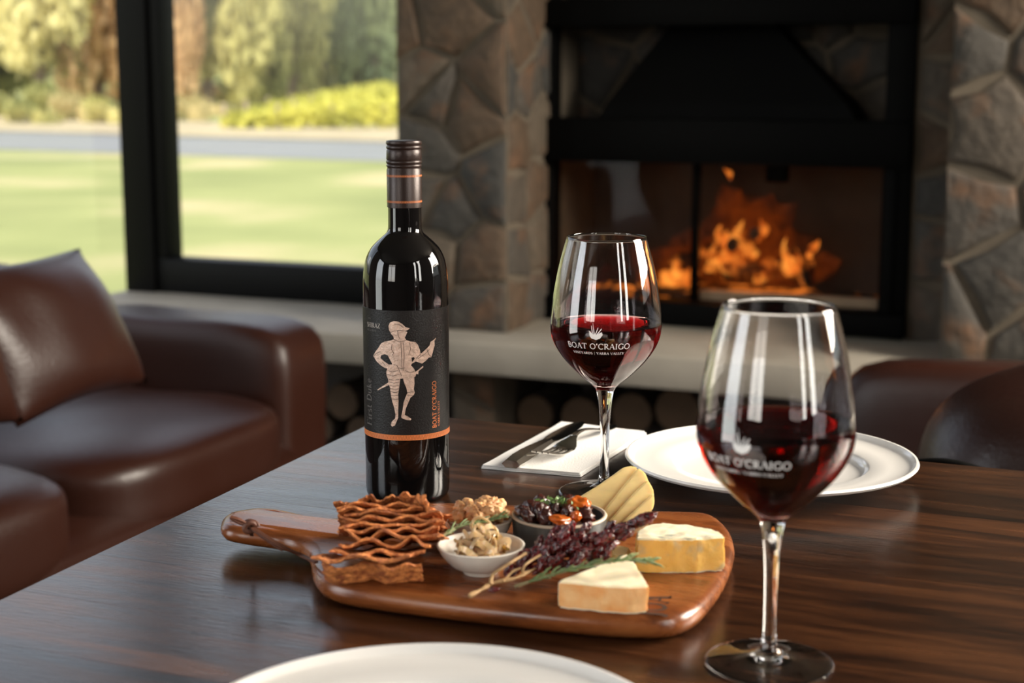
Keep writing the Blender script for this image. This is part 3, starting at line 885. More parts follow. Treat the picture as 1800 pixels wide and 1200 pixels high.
for i, a in enumerate([(1275, 480, .075, .13, .1), (1300, 465, .07, .12, -.1), (1255, 470, .09, .06, .5), (1290, 440, .06, .075, .1), (1335, 425, .035, .065, .1), (1383, 485, .028, .11, -.05), (1350, 485, .08, .05, 0),
                       (1420, 455, .03, .06, .5), (1200, 490, .09, .035, .7), (1165, 495, .07, .03, .8), (1320, 450, .05, .04, 0), (1262, 425, .03, .06, .2), (1400, 475, .07, .04, -.5)]):
    flame(a[0], a[1], a[2], a[3], 'flame_core', a[4], .14 + .02 * (i % 4), i * 1.3)
for i, a in enumerate([(1285, 480, .19, .26, .0), (1350, 485, .20, .17, .1), (1220, 490, .2, .13, .2), (1425, 490, .12, .08, .1), (1170, 495, .16, .09, .2), (1292, 380, .05, .075, .0), (1286, 316, .022, .035, -.5), (1335, 480, .34, .16, 0)]):
    flame(a[0], a[1], a[2], a[3], 'flame_outer' if i != 6 else 'flame_core', a[4], .25, i * 2.1 + 5)
pl = bpy.data.lights.new('fire_glow', 'POINT'); pl.energy = 1.1; pl.color = (1, .36, .10); pl.shadow_soft_size = .06
po = bpy.data.objects.new('fire_glow', pl); COL.objects.link(po); po.location = RM @ fp(1300, 440, .12)

# firewood under the slab
def firewood(a, b_, z, r, L, lab, grp='firewood stored under the bench slab'):
    t = thing('firewood_log', lab, 'log', RM @ Vector((a, b_, z)), -TH, grp)
    rg = random.Random(int(a * 1000))
    V, Fc = tube([(0, L * i / 4, 0) for i in range(5)], r, 12, cap=False)
    V = [v * 1 if i < 0 else Vector((v.x * (1 + .08 * math.sin(i * 2.3)), v.y, v.z * (1 + .08 * math.cos(i * 1.9)))) for i, v in enumerate(V)]
    mk('bark', V, Fc, 'bark', t)
    V, Fc = tube([(0, .002, 0), (0, L - .002, 0)], r * .96, 12)
    mk('end_grain', V, Fc, 'log_end', t)
for i, (x, y, r) in enumerate([(1190, 722, .065), (1110, 728, .06), (1020, 735, .06), (940, 728, .055), (1280, 730, .065), (600, 706, .055), (562, 752, .045), (632, 758, .045)]):
    a, z = WB(x, y, 3.98)
    firewood(a, 3.98, max(z, r + .002), r, .24, 'round firewood log under the bench slab, ' + ['fourth from the pier', 'third from the pier', 'second from the pier', 'nearest the pier on the fireplace side', 'farthest from the pier', 'largest of three behind the sofa arm', 'left small one behind the sofa arm', 'right small one behind the sofa arm'][i])

# ================================================================== OUTSIDE
gV = []; gF = []
def gz(Y, X=0):
    z = -.5
    if Y > 46: z += (Y - 46) * .013 + max(0, Y - 80) * .05
    return z
def hill(x, y):
    return gz(y) + (0.0 if y < 46 else max(0, (x + 26)) * .004 * min(1, (y - 46) / 25))
nx_, ny_ = 50, 60
for j in range(ny_ + 1):
    for i in range(nx_ + 1):
        x = -140 + 280 * i / nx_; y = -80 + 260 * j / ny_
        gV.append((x, y, hill(x, y)))
for j in range(ny_):
    for i in range(nx_):
        o = j * (nx_ + 1) + i; gF.append((o, o + 1, o + nx_ + 2, o + nx_ + 1))
struct(mk('ground_lawn', gV, gF, 'lawn_grass'))
# driveway strip across the lawn
r0, r1, r2, r3 = T(0, 262, -.49), T(690, 284, -.49), T(690, 251, -.49), T(0, 231, -.49)
dn = (r1 - r0); df = (r2 - r3)
struct(mk('road', [r0 - dn * 2, r1 + dn * 4, r2 + df * 4, r3 - df * 2], [(0, 1, 2, 3)], 'asphalt', smooth=False))

bV = []; bF = []
for i in range(41):
    f = i / 40; p = (r3 - df) * (1 - f) + (r2 + df) * f
    for k, dy in enumerate((.15, 4.0, 9.0)):
        bV.append((p.x, p.y + dy, hill(p.x, p.y + dy) + .03))
for i in range(40):
    for k in range(2): bF.append((i * 3 + k, i * 3 + 3 + k, i * 3 + 4 + k, i * 3 + 1 + k))
struct(mk('ground_bank', bV, bF, 'dry_grass'))

def leaf_cloud(name, n, rx, ry, rz, size, seed, lobes=7):
    rg = random.Random(seed); V = []; Fc = []
    L = [(Vector((rg.uniform(-.6, .6) * rx, rg.uniform(-.6, .6) * ry, rg.uniform(-.65, .65) * rz)), rg.uniform(.22, .42)) for _ in range(lobes)]
    for i in range(n):
        c, r = rg.choice(L)
        d = Vector((rg.gauss(0, 1), rg.gauss(0, 1), rg.gauss(0, 1))).normalized() * (rg.random() ** .35)
        p = c + Vector((d.x * rx, d.y * ry, d.z * rz)) * r
        a = Vector((rg.gauss(0, 1), rg.gauss(0, 1), rg.gauss(0, 1))).normalized()
        b_ = a.cross(Vector((rg.gauss(0, 1), rg.gauss(0, 1), rg.gauss(0, 1)))).normalized()
        s = size * rg.uniform(.6, 1.3)
        o = len(V)
        V += [p - a * s, p + b_ * s * .5, p + a * s, p - b_ * s * .5]
        Fc.append((o, o + 1, o + 2, o + 3))
    me = bpy.data.meshes.new(name); me.from_pydata([tuple(v) for v in V], [], Fc); me.update()
    return me
crowns = [leaf_cloud('crown', 4200, 1, 1, 1, .085, 100 + i, 16 + i) for i in range(4)]
cm = {}
for i, c in enumerate(crowns):
    for mn in ('leaf_pale', 'leaf_olive', 'leaf_deep', 'leaf_rust'):
        d = c.copy(); d.materials.append(MATS[mn]); cm[(i, mn)] = d
tv, tf = tube([(0, 0, 0), (.1, 0, 1.5), (-.05, .1, 3), (0, 0, 5)], [.28, .22, .18, .1], 8)
def tree(px, Y, hgt, wid, mn, lab, variant):
    X = (px - 900) / F * Y
    z = hill(X, Y)
    t = thing('tree', lab, 'tree', (X, Y, z - .1), random.Random(px).uniform(0, 6), 'trees beyond the driveway')
    mk('trunk', tv, tf, 'tree_bark', t, mw=Matrix.Diagonal((1, 1, hgt * .13, 1)))
    o = bpy.data.objects.new('crown', cm[(variant, mn)]); COL.objects.link(o); o.parent = t; o['kind'] = 'stuff'
    o.scale = (wid / 2, wid / 2, hgt * .47); o.location = (0, 0, hgt * .48)
names = {'leaf_pale': 'pale yellow-green', 'leaf_olive': 'olive green', 'leaf_deep': 'deep bluish green', 'leaf_rust': 'rust-coloured autumn'}
spots = [(-60, 64, 13, 7.5, 'leaf_olive', 'cut by the left edge of the photo'), (20, 70, 14, 7, 'leaf_pale', 'behind the left window pane, second from the edge'), (80, 60, 12, 5.5, 'leaf_pale', 'standing in the middle of the left window pane'), (140, 75, 15, 7, 'leaf_olive', 'set back in the middle of the left window pane'),
         (180, 62, 10, 4, 'leaf_rust', 'just left of the black corner post'), (318, 60, 9.5, 3.0, 'leaf_rust', 'just right of the black corner post'), (250, 80, 16, 8, 'leaf_pale', 'half hidden by the black corner post'), (370, 68, 13, 5, 'leaf_pale', 'right behind the rust-coloured one in the back window'),
         (430, 62, 12, 5.2, 'leaf_olive', 'left of centre in the back window'), (480, 84, 16, 8, 'leaf_pale', 'set back in the centre of the back window'), (520, 70, 14, 5, 'leaf_olive', 'at the centre of the back window above the vineyard'), (570, 78, 14, 6.0, 'leaf_deep', 'right of centre in the back window'),
         (625, 86, 16, 7, 'leaf_olive', 'near the bottle cap, behind the vine rows'), (660, 76, 15, 5.5, 'leaf_deep', 'next to the stone breast behind the vine rows'), (720, 82, 16, 7, 'leaf_deep', 'mostly hidden behind the stone breast'), (550, 98, 19, 10, 'leaf_pale', 'tallest at the back above the vineyard'),
         (60, 96, 20, 11, 'leaf_olive', 'tallest at the back behind the left pane'), (350, 98, 19, 10, 'leaf_olive', 'tallest at the back between post and centre'), (200, 100, 19, 10, 'leaf_olive', 'at the back behind the black corner post'), (700, 102, 19, 10, 'leaf_olive', 'at the back beside the stone breast'), (-60, 100, 19, 10, 'leaf_pale', 'at the back outside the left pane')]
spots += [(-200, 66, 13, 7, 'leaf_pale', 'outside the photo, first left of the frame'), (-420, 72, 14, 8, 'leaf_olive', 'outside the photo, second left of the frame'), (-680, 68, 13, 8, 'leaf_pale', 'outside the photo, third left of the frame'), (-980, 74, 15, 9, 'leaf_olive', 'outside the photo, farthest left of the frame')]
for i, (px, Y, h_, w_, mn, where) in enumerate(spots):
    tree(px, Y, h_, w_, mn, names[mn] + ' tree ' + where, i % 4)
# shrubs on the bank
sh = leaf_cloud('foliage', 900, 1, 1, .7, .09, 77, 6)
shm = {}
for mn in ('leaf_dry', 'leaf_olive', 'leaf_pale', 'leaf_rust'):
    d = sh.copy(); d.materials.append(MATS[mn]); shm[mn] = d
for i, (px, Y, w_, h_, mn, where) in enumerate([(70, 50, 2.6, 1.5, 'leaf_olive', 'low olive bush above the driveway at the left of the left pane'), (150, 52, 2.6, 2.0, 'leaf_dry', 'straw-coloured bush in the middle of the left pane'), (200, 50, 2.2, 1.8, 'leaf_pale', 'yellowish bush beside the black corner post above the driveway'),
                                         (340, 52, 2.0, 1.7, 'leaf_dry', 'straw-coloured round bush right of the corner post'), (375, 56, 2.2, 1.4, 'leaf_dry', 'low dry bush at the left end of the vine rows'), (395, 72, 2.6, 1.6, 'leaf_rust', 'brownish bush behind the start of the vine rows'), (20, 55, 3.0, 1.8, 'leaf_olive', 'olive bush at the far left above the driveway'),
                                         (-20, 57, 3.2, 2.4, 'leaf_pale', 'pale bush at the left edge of the photo, under the trees'), (110, 57, 3.0, 2.4, 'leaf_olive', 'tall olive bush behind the straw-coloured bush of the left pane'), (455, 70, 4.0, 2.6, 'leaf_olive', 'wide olive bush under the trees, left of centre in the back window'),
                                         (520, 74, 4.0, 2.6, 'leaf_pale', 'wide pale bush under the trees, centre of the back window'), (590, 76, 4.2, 2.8, 'leaf_olive', 'olive bush directly above the vine rows, right of centre'), (655, 78, 4.4, 2.8, 'leaf_olive', 'olive bush above the vine rows next to the stone breast')]):
    X = (px - 900) / F * Y
    o = bpy.data.objects.new('bush', shm[mn]); COL.objects.link(o); o.location = (X, Y, hill(X, Y) + h_ * .3); o.scale = (w_ / 2, w_ / 2, h_ / 1.4)
    tag(o, where, 'bush', 'bushes on the bank')
# vine rows
for i in range(7):
    Y = 46.5 + i * 3.2
    rg = random.Random(i)
    x0 = (400 + 38 * i - 900) / F * Y; x1 = (790 - 900) / F * Y
    t = thing('vine_row', 'yellow-green vineyard row on the rising bank, ' + ['nearest the driveway', 'second above the driveway', 'third above the driveway', 'fourth above the driveway', 'fifth above the driveway', 'second from the trees', 'highest, closest to the trees'][i], 'vines', (x0, Y, hill(x0, Y)), 0, 'vineyard rows')
    V = []; Fc = []
    L = x1 - x0
    for k in range(int(L * 130)):
        x = rg.uniform(0, L)
        zz = hill(x0 + x, Y) - hill(x0, Y)
        hk = min(1, .5 + .5 * x / L + i * .06)
        p = Vector((x, rg.gauss(0, .22), zz + (.12 + rg.random() * .85) * hk))
        a = Vector((rg.gauss(0, 1), rg.gauss(0, 1), rg.gauss(0, 1))).normalized(); b_ = a.cross(Vector((rg.gauss(0, 1), rg.gauss(0, 1), rg.gauss(0, 1)))).normalized()
        s = rg.uniform(.08, .16); o = len(V); V += [p - a * s, p + b_ * s * .8, p + a * s, p - b_ * s * .8]; Fc.append((o, o + 1, o + 2, o + 3))
    mk('foliage', V, Fc, 'leaf_vine', t, smooth=False, kind='stuff')
    for k in range(5):
        x = L * k / 4.2
        zz = hill(x0 + x, Y) - hill(x0, Y)
        mk('post', *tube([(x, 0, zz - .2), (x, 0, zz + .75)], .05, 6), 'vine_post', t)

# ================================================================== FURNITURE
def put(VF, name, mat, parent, M, **k): return mk(name, VF[0], VF[1], mat, parent, mw=M, **k)
TR = Matrix.Translation
# --- sofa against the left window; local axes: x = out of the back (U), y = along (N)
SO = R3(-2.62, 1.2, 0)
sofa = thing('sofa', 'brown leather sofa with a low square arm in front of the left window', 'sofa', SO, -TH)
put(pillow(.47, .98, .15, 9, 12), 'base', 'leather', sofa, TR((.42, .87, .17)))
put(pillow(.10, .98, .30, 8, 12, wob=.01), 'backrest', 'leather', sofa, TR((.02, .87, .40)))
put(pillow(.425, .115, .282, 9, 18, wob=.008), 'armrest', 'leather', sofa, TR((.405, 1.87, .282)))
put(pillow(.40, .355, .095, 5, 16, wob=.014, seed=3), 'seat_cushion', 'leather', sofa, TR((.50, 1.395, .335)))
put(pillow(.40, .355, .105, 5, 16, wob=.014, seed=6), 'seat_cushion', 'leather', sofa, TR((.50, .68, .335)))
put(pillow(.40, .355, .105, 5, 16, wob=.014, seed=8), 'seat_cushion', 'leather', sofa, TR((.50, -.03, .335)))
for sx, sy in ((.1, 1.85), (.8, 1.85), (.1, 0), (.8, 0)):
    V, Fc = tube([(sx, sy, 0), (sx, sy, .04)], [.018, .022], 10); mk('leg', V, Fc, 'black_metal', sofa)
def back_pillow(lab, corners, thick, seed):
    """Soft square cushion through four corner points."""
    c = sum(corners, Vector()) / 4
    ex = ((corners[1] - corners[0]) + (corners[2] - corners[3])) / 2; ey = ((corners[3] - corners[0]) + (corners[2] - corners[1])) / 2
    nn = ex.cross(ey).normalized(); n = 22; V = []; Fc = []
    for s in (1, -1):
        o = len(V)
        for j in range(n + 1):
            for i in range(n + 1):
                u = i / n; v = j / n
                p = corners[0] * (1 - u) * (1 - v) + corners[1] * u * (1 - v) + corners[2] * u * v + corners[3] * (1 - u) * v
                pin = 1 - .10 * (math.sin(PI * u) * (abs(2 * v - 1) ** 3) + math.sin(PI * v) * (abs(2 * u - 1) ** 3))
                p = c + (p - c) * pin
                h = thick * (max(0, 1 - abs(2 * u - 1) ** 2.6) * max(0, 1 - abs(2 * v - 1) ** 2.6)) ** .55
                h += .010 * noise.noise(p * 9 + Vector((seed, 0, 0))) * min(1, h / .03)
                V.append(p + nn * s * h)
        for j in range(n):
            for i in range(n):
                a = o + j * (n + 1) + i; Fc.append((a, a + 1, a + n + 2, a + n + 1))
    bm_v = V
    o = mk('back_cushion', bm_v, Fc, 'leather', None, sharp=180)
    bm = bmesh.new(); bm.from_mesh(o.data); bmesh.ops.remove_doubles(bm, verts=bm.verts, dist=.0005); bmesh.ops.recalc_face_normals(bm, faces=bm.faces); bm.to_mesh(o.data); bm.free()
    tag(o, lab, 'cushion'); return o
def SP(x, y, Y): return Yp(x, y, Y)
back_pillow('dark leather cushion leaning in the sofa corner, its point up against the window', [SP(30, 752, 2.62), SP(262, 672, 3.05), SP(140, 436, 3.05), SP(-190, 480, 2.55)], .075, 1)
back_pillow('second leather cushion, cut by the left edge of the photo', [SP(-260, 800, 2.3), SP(42, 740, 2.50), SP(-6, 560, 2.48), SP(-300, 520, 2.25)], .06, 4)

# --- leather armchairs right of the table
ac = thing('armchair', 'low brown leather armchair behind the far plate, in front of the bench', 'armchair', R3(-.30, 3.05, 0), -TH)
put(pillow(.43, .085, .265, 6, 16, wob=.012), 'backrest', 'leather', ac, TR((.15, 0, .312)))
put(pillow(.42, .27, .13, 6, 14), 'seat', 'leather', ac, TR((.15, -.31, .22)))
put(pillow(.085, .31, .20, 6, 14), 'armrest', 'leather', ac, TR((.55, -.29, .26)))
for sx, sy in ((-.2, 0), (.5, 0), (-.2, -.5), (.5, -.5)):
    V, Fc = tube([(sx, sy, 0), (sx, sy, .10)], [.015, .02], 10); mk('leg', V, Fc, 'black_metal', ac)
a2p = Yp(1908, 740, 1.93)
a2 = thing('armchair', 'glossy dark brown leather armchair cut by the right edge of the photo', 'armchair', (a2p.x, a2p.y, 0), math.radians(-10))
put(pillow(.205, .17, .21, 2.6, 18, wob=.028, seed=5), 'backrest', 'leather', a2, TR((.0, .04, .545)) @ Matrix.Rotation(math.radians(-14), 4, 'Y'))
put(pillow(.26, .22, .12, 5, 14), 'seat', 'leather', a2, TR((.1, .0, .31)))
for sx, sy in ((-.1, -.15), (.28, -.15), (-.1, .15), (.28, .15)):
    V, Fc = tube([(sx, sy, 0), (sx, sy, .21)], [.015, .02], 10); mk('leg', V, Fc, 'black_metal', a2)
# black chair whose top rail shows just past the far table edge
bc = Yp(1660, 806, 1.62)
ch = thing('dining_chair', 'black metal chair, only its top rail showing past the far table edge', 'chair', (bc.x, bc.y, 0), math.radians(-20))
V, Fc = tube(spline([(-.19, .02, bc.z - .07), (-.16, 0, bc.z - .045), (-.08, -.01, bc.z - .022), (0, -.01, bc.z - .004), (.08, -.01, bc.z - .022), (.16, 0, bc.z - .045), (.19, .02, bc.z - .07)], 6), .007, 10)
mk('top_rail', V, Fc, 'black_metal', ch)
put(pillow(.19, .10, .014, 8, 10), 'seat', 'black_metal', ch, TR((0, .12, .45)))
for sx in (-.19, .19):
    V, Fc = tube([(sx, .02, bc.z - .07), (sx, .04, .45), (sx, .0, 0)], .009, 8); mk('leg', V, Fc, 'black_metal', ch)
    V, Fc = tube([(sx * .95, .19, .44), (sx * .95, .20, 0)], .009, 8); mk('leg', V, Fc, 'black_metal', ch)

# --- the table
S = Vector((.9224, -.3863, 0)); K = Vector((-.1325, 1.699, 0)); Q = Vector((-.3497, -.9369, 0))
tang = math.atan2(S.y, S.x)
KT = Vector((K.x, K.y, 0))
table = thing('dining_table', 'dark stained timber dining table set with food and wine', 'table', KT, tang)
inv = Matrix.Rotation(-tang, 4, 'Z')
qd = inv @ Q                                   # the left edge in table axes
wpl = .0925; TH_T = .032; Ls = 1.55; npl = 13
rg = random.Random(3)
for i in range(npl):
    t0, t1 = i * wpl, (i + 1) * wpl - .0003
    rad = .0
    x0a, x0b = qd.x / abs(qd.y) * t0, qd.x / abs(qd.y) * t1
    if i == 0:
        pts = [(x0a + .012, 0), (x0a + .004, -.004), (x0a - .0, -.014), (x0b, -t1), (Ls + x0b, -t1), (Ls, 0)]
    else:
        pts = [(x0a, -t0), (x0b, -t1), (Ls + x0b, -t1), (Ls + x0a, -t0)]
    bm = bmesh.new()
    top = [bm.verts.new((p[0], p[1], 0)) for p in pts]; bot = [bm.verts.new((p[0], p[1], -TH_T)) for p in pts]
    m = len(pts)
    bm.faces.new(top); bm.faces.new(bot[::-1])
    for k in range(m): bm.faces.new((top[k], bot[k], bot[(k + 1) % m], top[(k + 1) % m]))
    bmesh.ops.recalc_face_normals(bm, faces=bm.faces)
    es = [e for e in bm.edges if e.verts[0].co.z > -.001 and e.verts[1].co.z > -.001]
    outer = [e for e in es if not (abs((e.verts[0].co - e.verts[1].co).x) > .3 and not (i == 0 and abs(e.verts[0].co.y) < .001))]
    inner = [e for e in es if e not in outer]
    bmesh.ops.bevel(bm, geom=outer, offset=.0022, segments=2, affect='EDGES')
    V = [v.co.copy() for v in bm.verts]; bm.verts.index_update(); Fc = [tuple(v.index for v in f.verts) for f in bm.faces]; bm.free()
    mk('plank', V, Fc, 'table_wood', table, mw=TR((0, 0, TZ)))
for (lx, ly) in ((.04, -.14), (1.4, -.14), (-.28, -1.1), (1.0, -1.1)):
    V, Fc = cbox(lx - .04, lx + .04, ly - .04, ly + .04, 0, TZ - TH_T, .005); mk('leg', V, Fc, 'table_wood', table)
V, Fc = join([box(.05, 1.45, -.16, -.13, TZ - .11, TZ - TH_T), box(-.25, 1.05, -1.12, -1.09, TZ - .11, TZ - TH_T)])
mk('apron', V, Fc, 'table_wood', table, smooth=False)

# ================================================================== WINE BOTTLE
BX = T(717, 868); BX = Vector((BX.x, BX.y, TZ))
RBOT = .0372
def bz(y):                         # height above the table of pixel row y on the bottle axis
    d = ray(717, y); return CAM.z + d.z * (BX.y / d.y) - TZ
bot = thing('wine_bottle', 'dark wine bottle with screw cap and black knight label, left of the glasses', 'bottle', BX)
prof = [(0, .006), (.022, .004), (.031, .0012), (.0335, 0), (.0355, .0014), (.0368, .005), (RBOT, .011), (RBOT, bz(520)), (.0370, bz(488)), (.0358, bz(468)), (.0340, bz(452)), (.0303, bz(437)), (.0256, bz(426)), (.0202, bz(416)), (.0163, bz(409)), (.0148, bz(402)), (.0145, bz(390)), (.0143, bz(300)), (0, bz(300))]
pr = prof[:7] + [(RBOT, .03), (RBOT, .1)] + [prof[7]] + smooth_prof(prof[7:17], 5)[1:] + prof[17:]
V, Fc = lathe(pr, 96); mk('glass_body', V, Fc, 'bottle_glass', bot, sharp=60)
# screw cap: smooth skirt, knurled band and rolled rings
zc0, zc1 = bz(364), bz(247)
def cz(y): return bz(y)
cp = [(.0146, zc0), (.0151, zc0 + .0003), (.0151, cz(298)), (.0146, cz(296)), (.0146, cz(293.5)), (.0152, cz(292)), (.0153, cz(290)), (.0146, cz(288)), (.0154, cz(286)), (.0155, cz(283)), (.0148, cz(281)), (.0153, cz(279)), (.0151, cz(270)), (.0150, cz(264)), (.0144, cz(262)), (.0153, cz(260)), (.0152, cz(257)), (.0145, cz(255)), (.0154, cz(252)), (.0154, cz(249.5)), (.0149, zc1), (.0120, zc1 + .0004), (0, zc1 + .0001)]
V, Fc = lathe(cp, 96); mk('screw_cap', V, Fc, 'cap_metal', bot, sharp=50)
for y in (308, 353):
    z = cz(y)
    # twisted rope band: slanted dashes round the skirt
    V = []; Fc = []
    for i in range(64):
        a = 2 * PI * i / 64; r = .01525; o = len(V)
        for (da, dz) in ((0, -.0005), (.05, -.0005), (.08, .0005), (.03, .0005)):
            V.append((r * math.cos(a + da), r * math.sin(a + da), z + dz))
        Fc.append((o, o + 1, o + 2, o + 3))
    mk('cap_band', V, Fc, 'orange_print', bot, smooth=False)
    V, Fc = lathe([(.01518, z + .0008), (.01526, z + .00095)], 64); mk('cap_band', V, Fc, 'orange_print', bot)
    V, Fc = lathe([(.01518, z - .00095), (.01526, z - .0008)], 64); mk('cap_band', V, Fc, 'orange_print', bot)
# label wrapped round the front: angle 0 faces the camera
bot_face = math.atan2(CAM.y - BX.y, CAM.x - BX.x)
def cylhit(x, y, r=RBOT):
    d = ray(x, y); ox, oy = CAM.x - BX.x, CAM.y - BX.y
    A = d.x ** 2 + d.y ** 2; B = 2 * (ox * d.x + oy * d.y); C_ = ox * ox + oy * oy - r * r
    disc = B * B - 4 * A * C_
    t = (-B - math.sqrt(max(0, disc))) / (2 * A)
    p = CAM + d * t
    return (math.atan2(p.y - BX.y, p.x - BX.x) - bot_face + PI) % (2 * PI) - PI, p.z - TZ
def wrap(r):
    def f(u, v): 
        a = bot_face + u / RBOT
        return Vector((r * math.cos(a), r * math.sin(a), v))
    return f
zl0 = cylhit(717, 774)[1]; zl1 = cylhit(717, 546)[1]
V = []; Fc = []
n = 72; A0 = math.radians(118)
for i in range(n + 1):
    a = bot_face - A0 + 2 * A0 * i / n
    for r, z in ((RBOT + .0001, zl0), (RBOT + .0004, zl0 + .0002), (RBOT + .0004, zl1 - .0002), (RBOT + .0001, zl1)):
        V.append((r * math.cos(a), r * math.sin(a), z))
for i in range(n):
    for k in range(3): Fc.append((i * 4 + k, i * 4 + 4 + k, i * 4 + 5 + k, i * 4 + 1 + k))
lab = mk('label', V, Fc, 'label_paper', bot)
zo = cylhit(717, 765)[1]
V = []; Fc = []
fz = wrap(RBOT + .00055)
for i in range(150):
    u = -A0 * RBOT + 2 * A0 * RBOT * i / 150; w = 2 * A0 * RBOT / 150
    o = len(V)
    for du, dv in ((0, zl0 + .0004), (w * .72, zl0 + .0004), (w * 1.52, zo), (w * .8, zo)): V.append(fz(u + du, dv))
    Fc.append((o, o + 1, o + 2, o + 3))
mk('orange_band', V, Fc, 'orange_print', lab, smooth=False)
for zz in (zl0 + .0003, zo):
    V = []; Fc = []
    for i in range(n + 1):
        u = -A0 * RBOT + 2 * A0 * RBOT * i / n; V += [fz(u, zz - .00018), fz(u, zz + .00018)]
    for i in range(n): Fc.append((2 * i, 2 * i + 2, 2 * i + 3, 2 * i + 1))
    mk('orange_band', V, Fc, 'orange_print', lab, smooth=False)
# the standing knight
OUT = [(395,305),(378,285),(362,255),(358,225),(368,200),(395,188),(430,192),(460,210),(482,232),(515,243),(500,256),(478,262),(497,270),(485,300),(478,312),(488,330),(520,342),(555,345),(575,365),(588,400),(595,435),(640,395),(662,370),(668,345),(690,330),(706,314),(709,320),(697,338),(699,370),(690,400),(683,430),(675,460),(655,463),(630,490),(605,508),(585,500),(560,492),(535,505),(523,520),(545,545),(558,570),(612,525),(615,535),(580,565),(577,590),(564,583),(556,606),(548,610),(550,660),(545,700),(552,725),(545,745),(520,765),(505,800),(485,850),(478,895),(500,905),(528,925),(520,935),(490,932),(455,918),(452,905),(462,860),(470,800),(490,745),(498,730),(490,690),(478,665),(470,640),(465,620),(445,622),(438,680),(430,740),(432,790),(430,860),(430,915),(418,945),(405,975),(385,983),(376,970),(382,945),(408,920),(410,890),(400,840),(388,800),(378,755),(373,720),(370,690),(362,668),(280,710),(275,705),(358,650),(356,625),(345,600),(342,570),(350,545),(330,540),(300,520),(270,490),(245,450),(258,425),(280,395),(305,355),(330,342),(370,335),(398,325)]
H1 = [(298,465),(305,445),(330,437),(352,445),(370,480),(388,515),(360,515),(325,490)]
H2 = [(527,465),(545,458),(552,470),(533,498)]
def lp(p):
    a, z = cylhit(600 + p[0] / 4.286, 520 + p[1] / 4.286); return (a * RBOT, z)
V, Fc = flat_poly([lp(p) for p in OUT], [[lp(p) for p in H1], [lp(p) for p in H2]], wrap(RBOT + .0008), .0012)
mk('knight_figure', V, Fc, 'copper_foil', lab, smooth=False)
# armour joints drawn over the figure
def line(pts, w, r=RBOT + .00105):
    P = [lp(p) for p in pts]; V = []; Fc = []; f = wrap(r)
    for i, p in enumerate(P):
        q = P[min(i + 1, len(P) - 1)]; s = P[max(i - 1, 0)]; dx, dy = q[0] - s[0], q[1] - s[1]; L = math.hypot(dx, dy)
        V += [f(p[0] - dy / L * w, p[1] + dx / L * w), f(p[0] + dy / L * w, p[1] - dx / L * w)]
    for i in range(len(P) - 1): Fc.append((2 * i, 2 * i + 1, 2 * i + 3, 2 * i + 2))
    return V, Fc
LN = [[(425,262),(430,300),(440,320)], [(372,275),(400,262),(440,258),(478,262)], [(395,325),(440,345),(490,332)], [(385,360),(380,400),(398,430),(385,445)], [(515,350),(520,400),(508,440)], [(450,350),(455,450),(458,560)], [(468,352),(474,450),(468,560)],
      [(395,515),(420,520),(455,600)], [(350,560),(385,570),(430,560)], [(347,590),(390,600),(440,590)], [(480,560),(520,575),(560,560)], [(362,625),(400,632),(440,625)], [(366,648),(400,655),(438,648)], [(370,672),(400,678),(436,672)], [(372,695),(400,702),(434,696)], [(374,718),(400,726),(432,720)],
      [(376,745),(402,752),(430,746)], [(495,728),(520,722),(550,722)], [(385,775),(405,780),(430,775)], [(500,745),(525,750),(545,745)], [(300,420),(270,430),(250,452)], [(330,520),(318,500),(300,515)], [(595,437),(560,470)], [(640,400),(655,440),(675,458)], [(575,470),(620,440),(660,400)], [(430,540),(455,545),(480,540)], [(400,210),(440,215),(470,240)]]
V, Fc = join([line(l_, .00016) for l_ in LN]); mk('engraved_lines', V, Fc, 'cap_metal', lab, smooth=False)
# lettering: horizontal and vertical (running upwards)
def horiz(s, x, y, px_h, mat, bold=1.0, fit=None):
    a, z = cylhit(x, y); a2, z2 = cylhit(x, y - px_h); h = z2 - z; f = wrap(RBOT + .0006)
    tr = .04
    sx = 1.0
    if fit: sx = ((cylhit(fit, y)[0] - a) * RBOT) / (text_width(s) * h)
    V, Fc = strokes(s, lambda u, v: f(a * RBOT + u * sx, z + v), h, bold)
    mk('lettering', V, Fc, mat, lab, smooth=False)
def vert(s, x, y0, y1, px_h, mat, bold=1.0):
    """baseline at pixel column x, from row y0 up to row y1."""
    a, z0 = cylhit(x, y0); _, z1 = cylhit(x, y1); aw, _ = cylhit(x - px_h, y0); hgt = (a - aw) * RBOT; f = wrap(RBOT + .0006)
    sc = (z1 - z0) / (text_width(s) * hgt)
    V, Fc = strokes(s, lambda u, v: f(a * RBOT - v, z0 + u * sc), hgt, bold)
    mk('lettering', V, Fc, mat, lab, smooth=False)
horiz('SHIRAZ', 646.5, 573, 8, 'pale_print', 1.0, fit=669)
horiz('2019', 647.5, 560, 3.6, 'grey_print', 1.2, fit=653)
horiz('RESERVE', 647.5, 580, 3.6, 'grey_print', 1.2, fit=662)
vert('First Duke', 655, 748, 665, 8, 'grey_print', 1.15)
vert("BOAT O'CRAIGO", 766.5, 751, 668, 6.8, 'orange_print', 1.25)
vert('YARRA VALLEY', 772, 748, 703, 3.1, 'orange_print', 1.3)

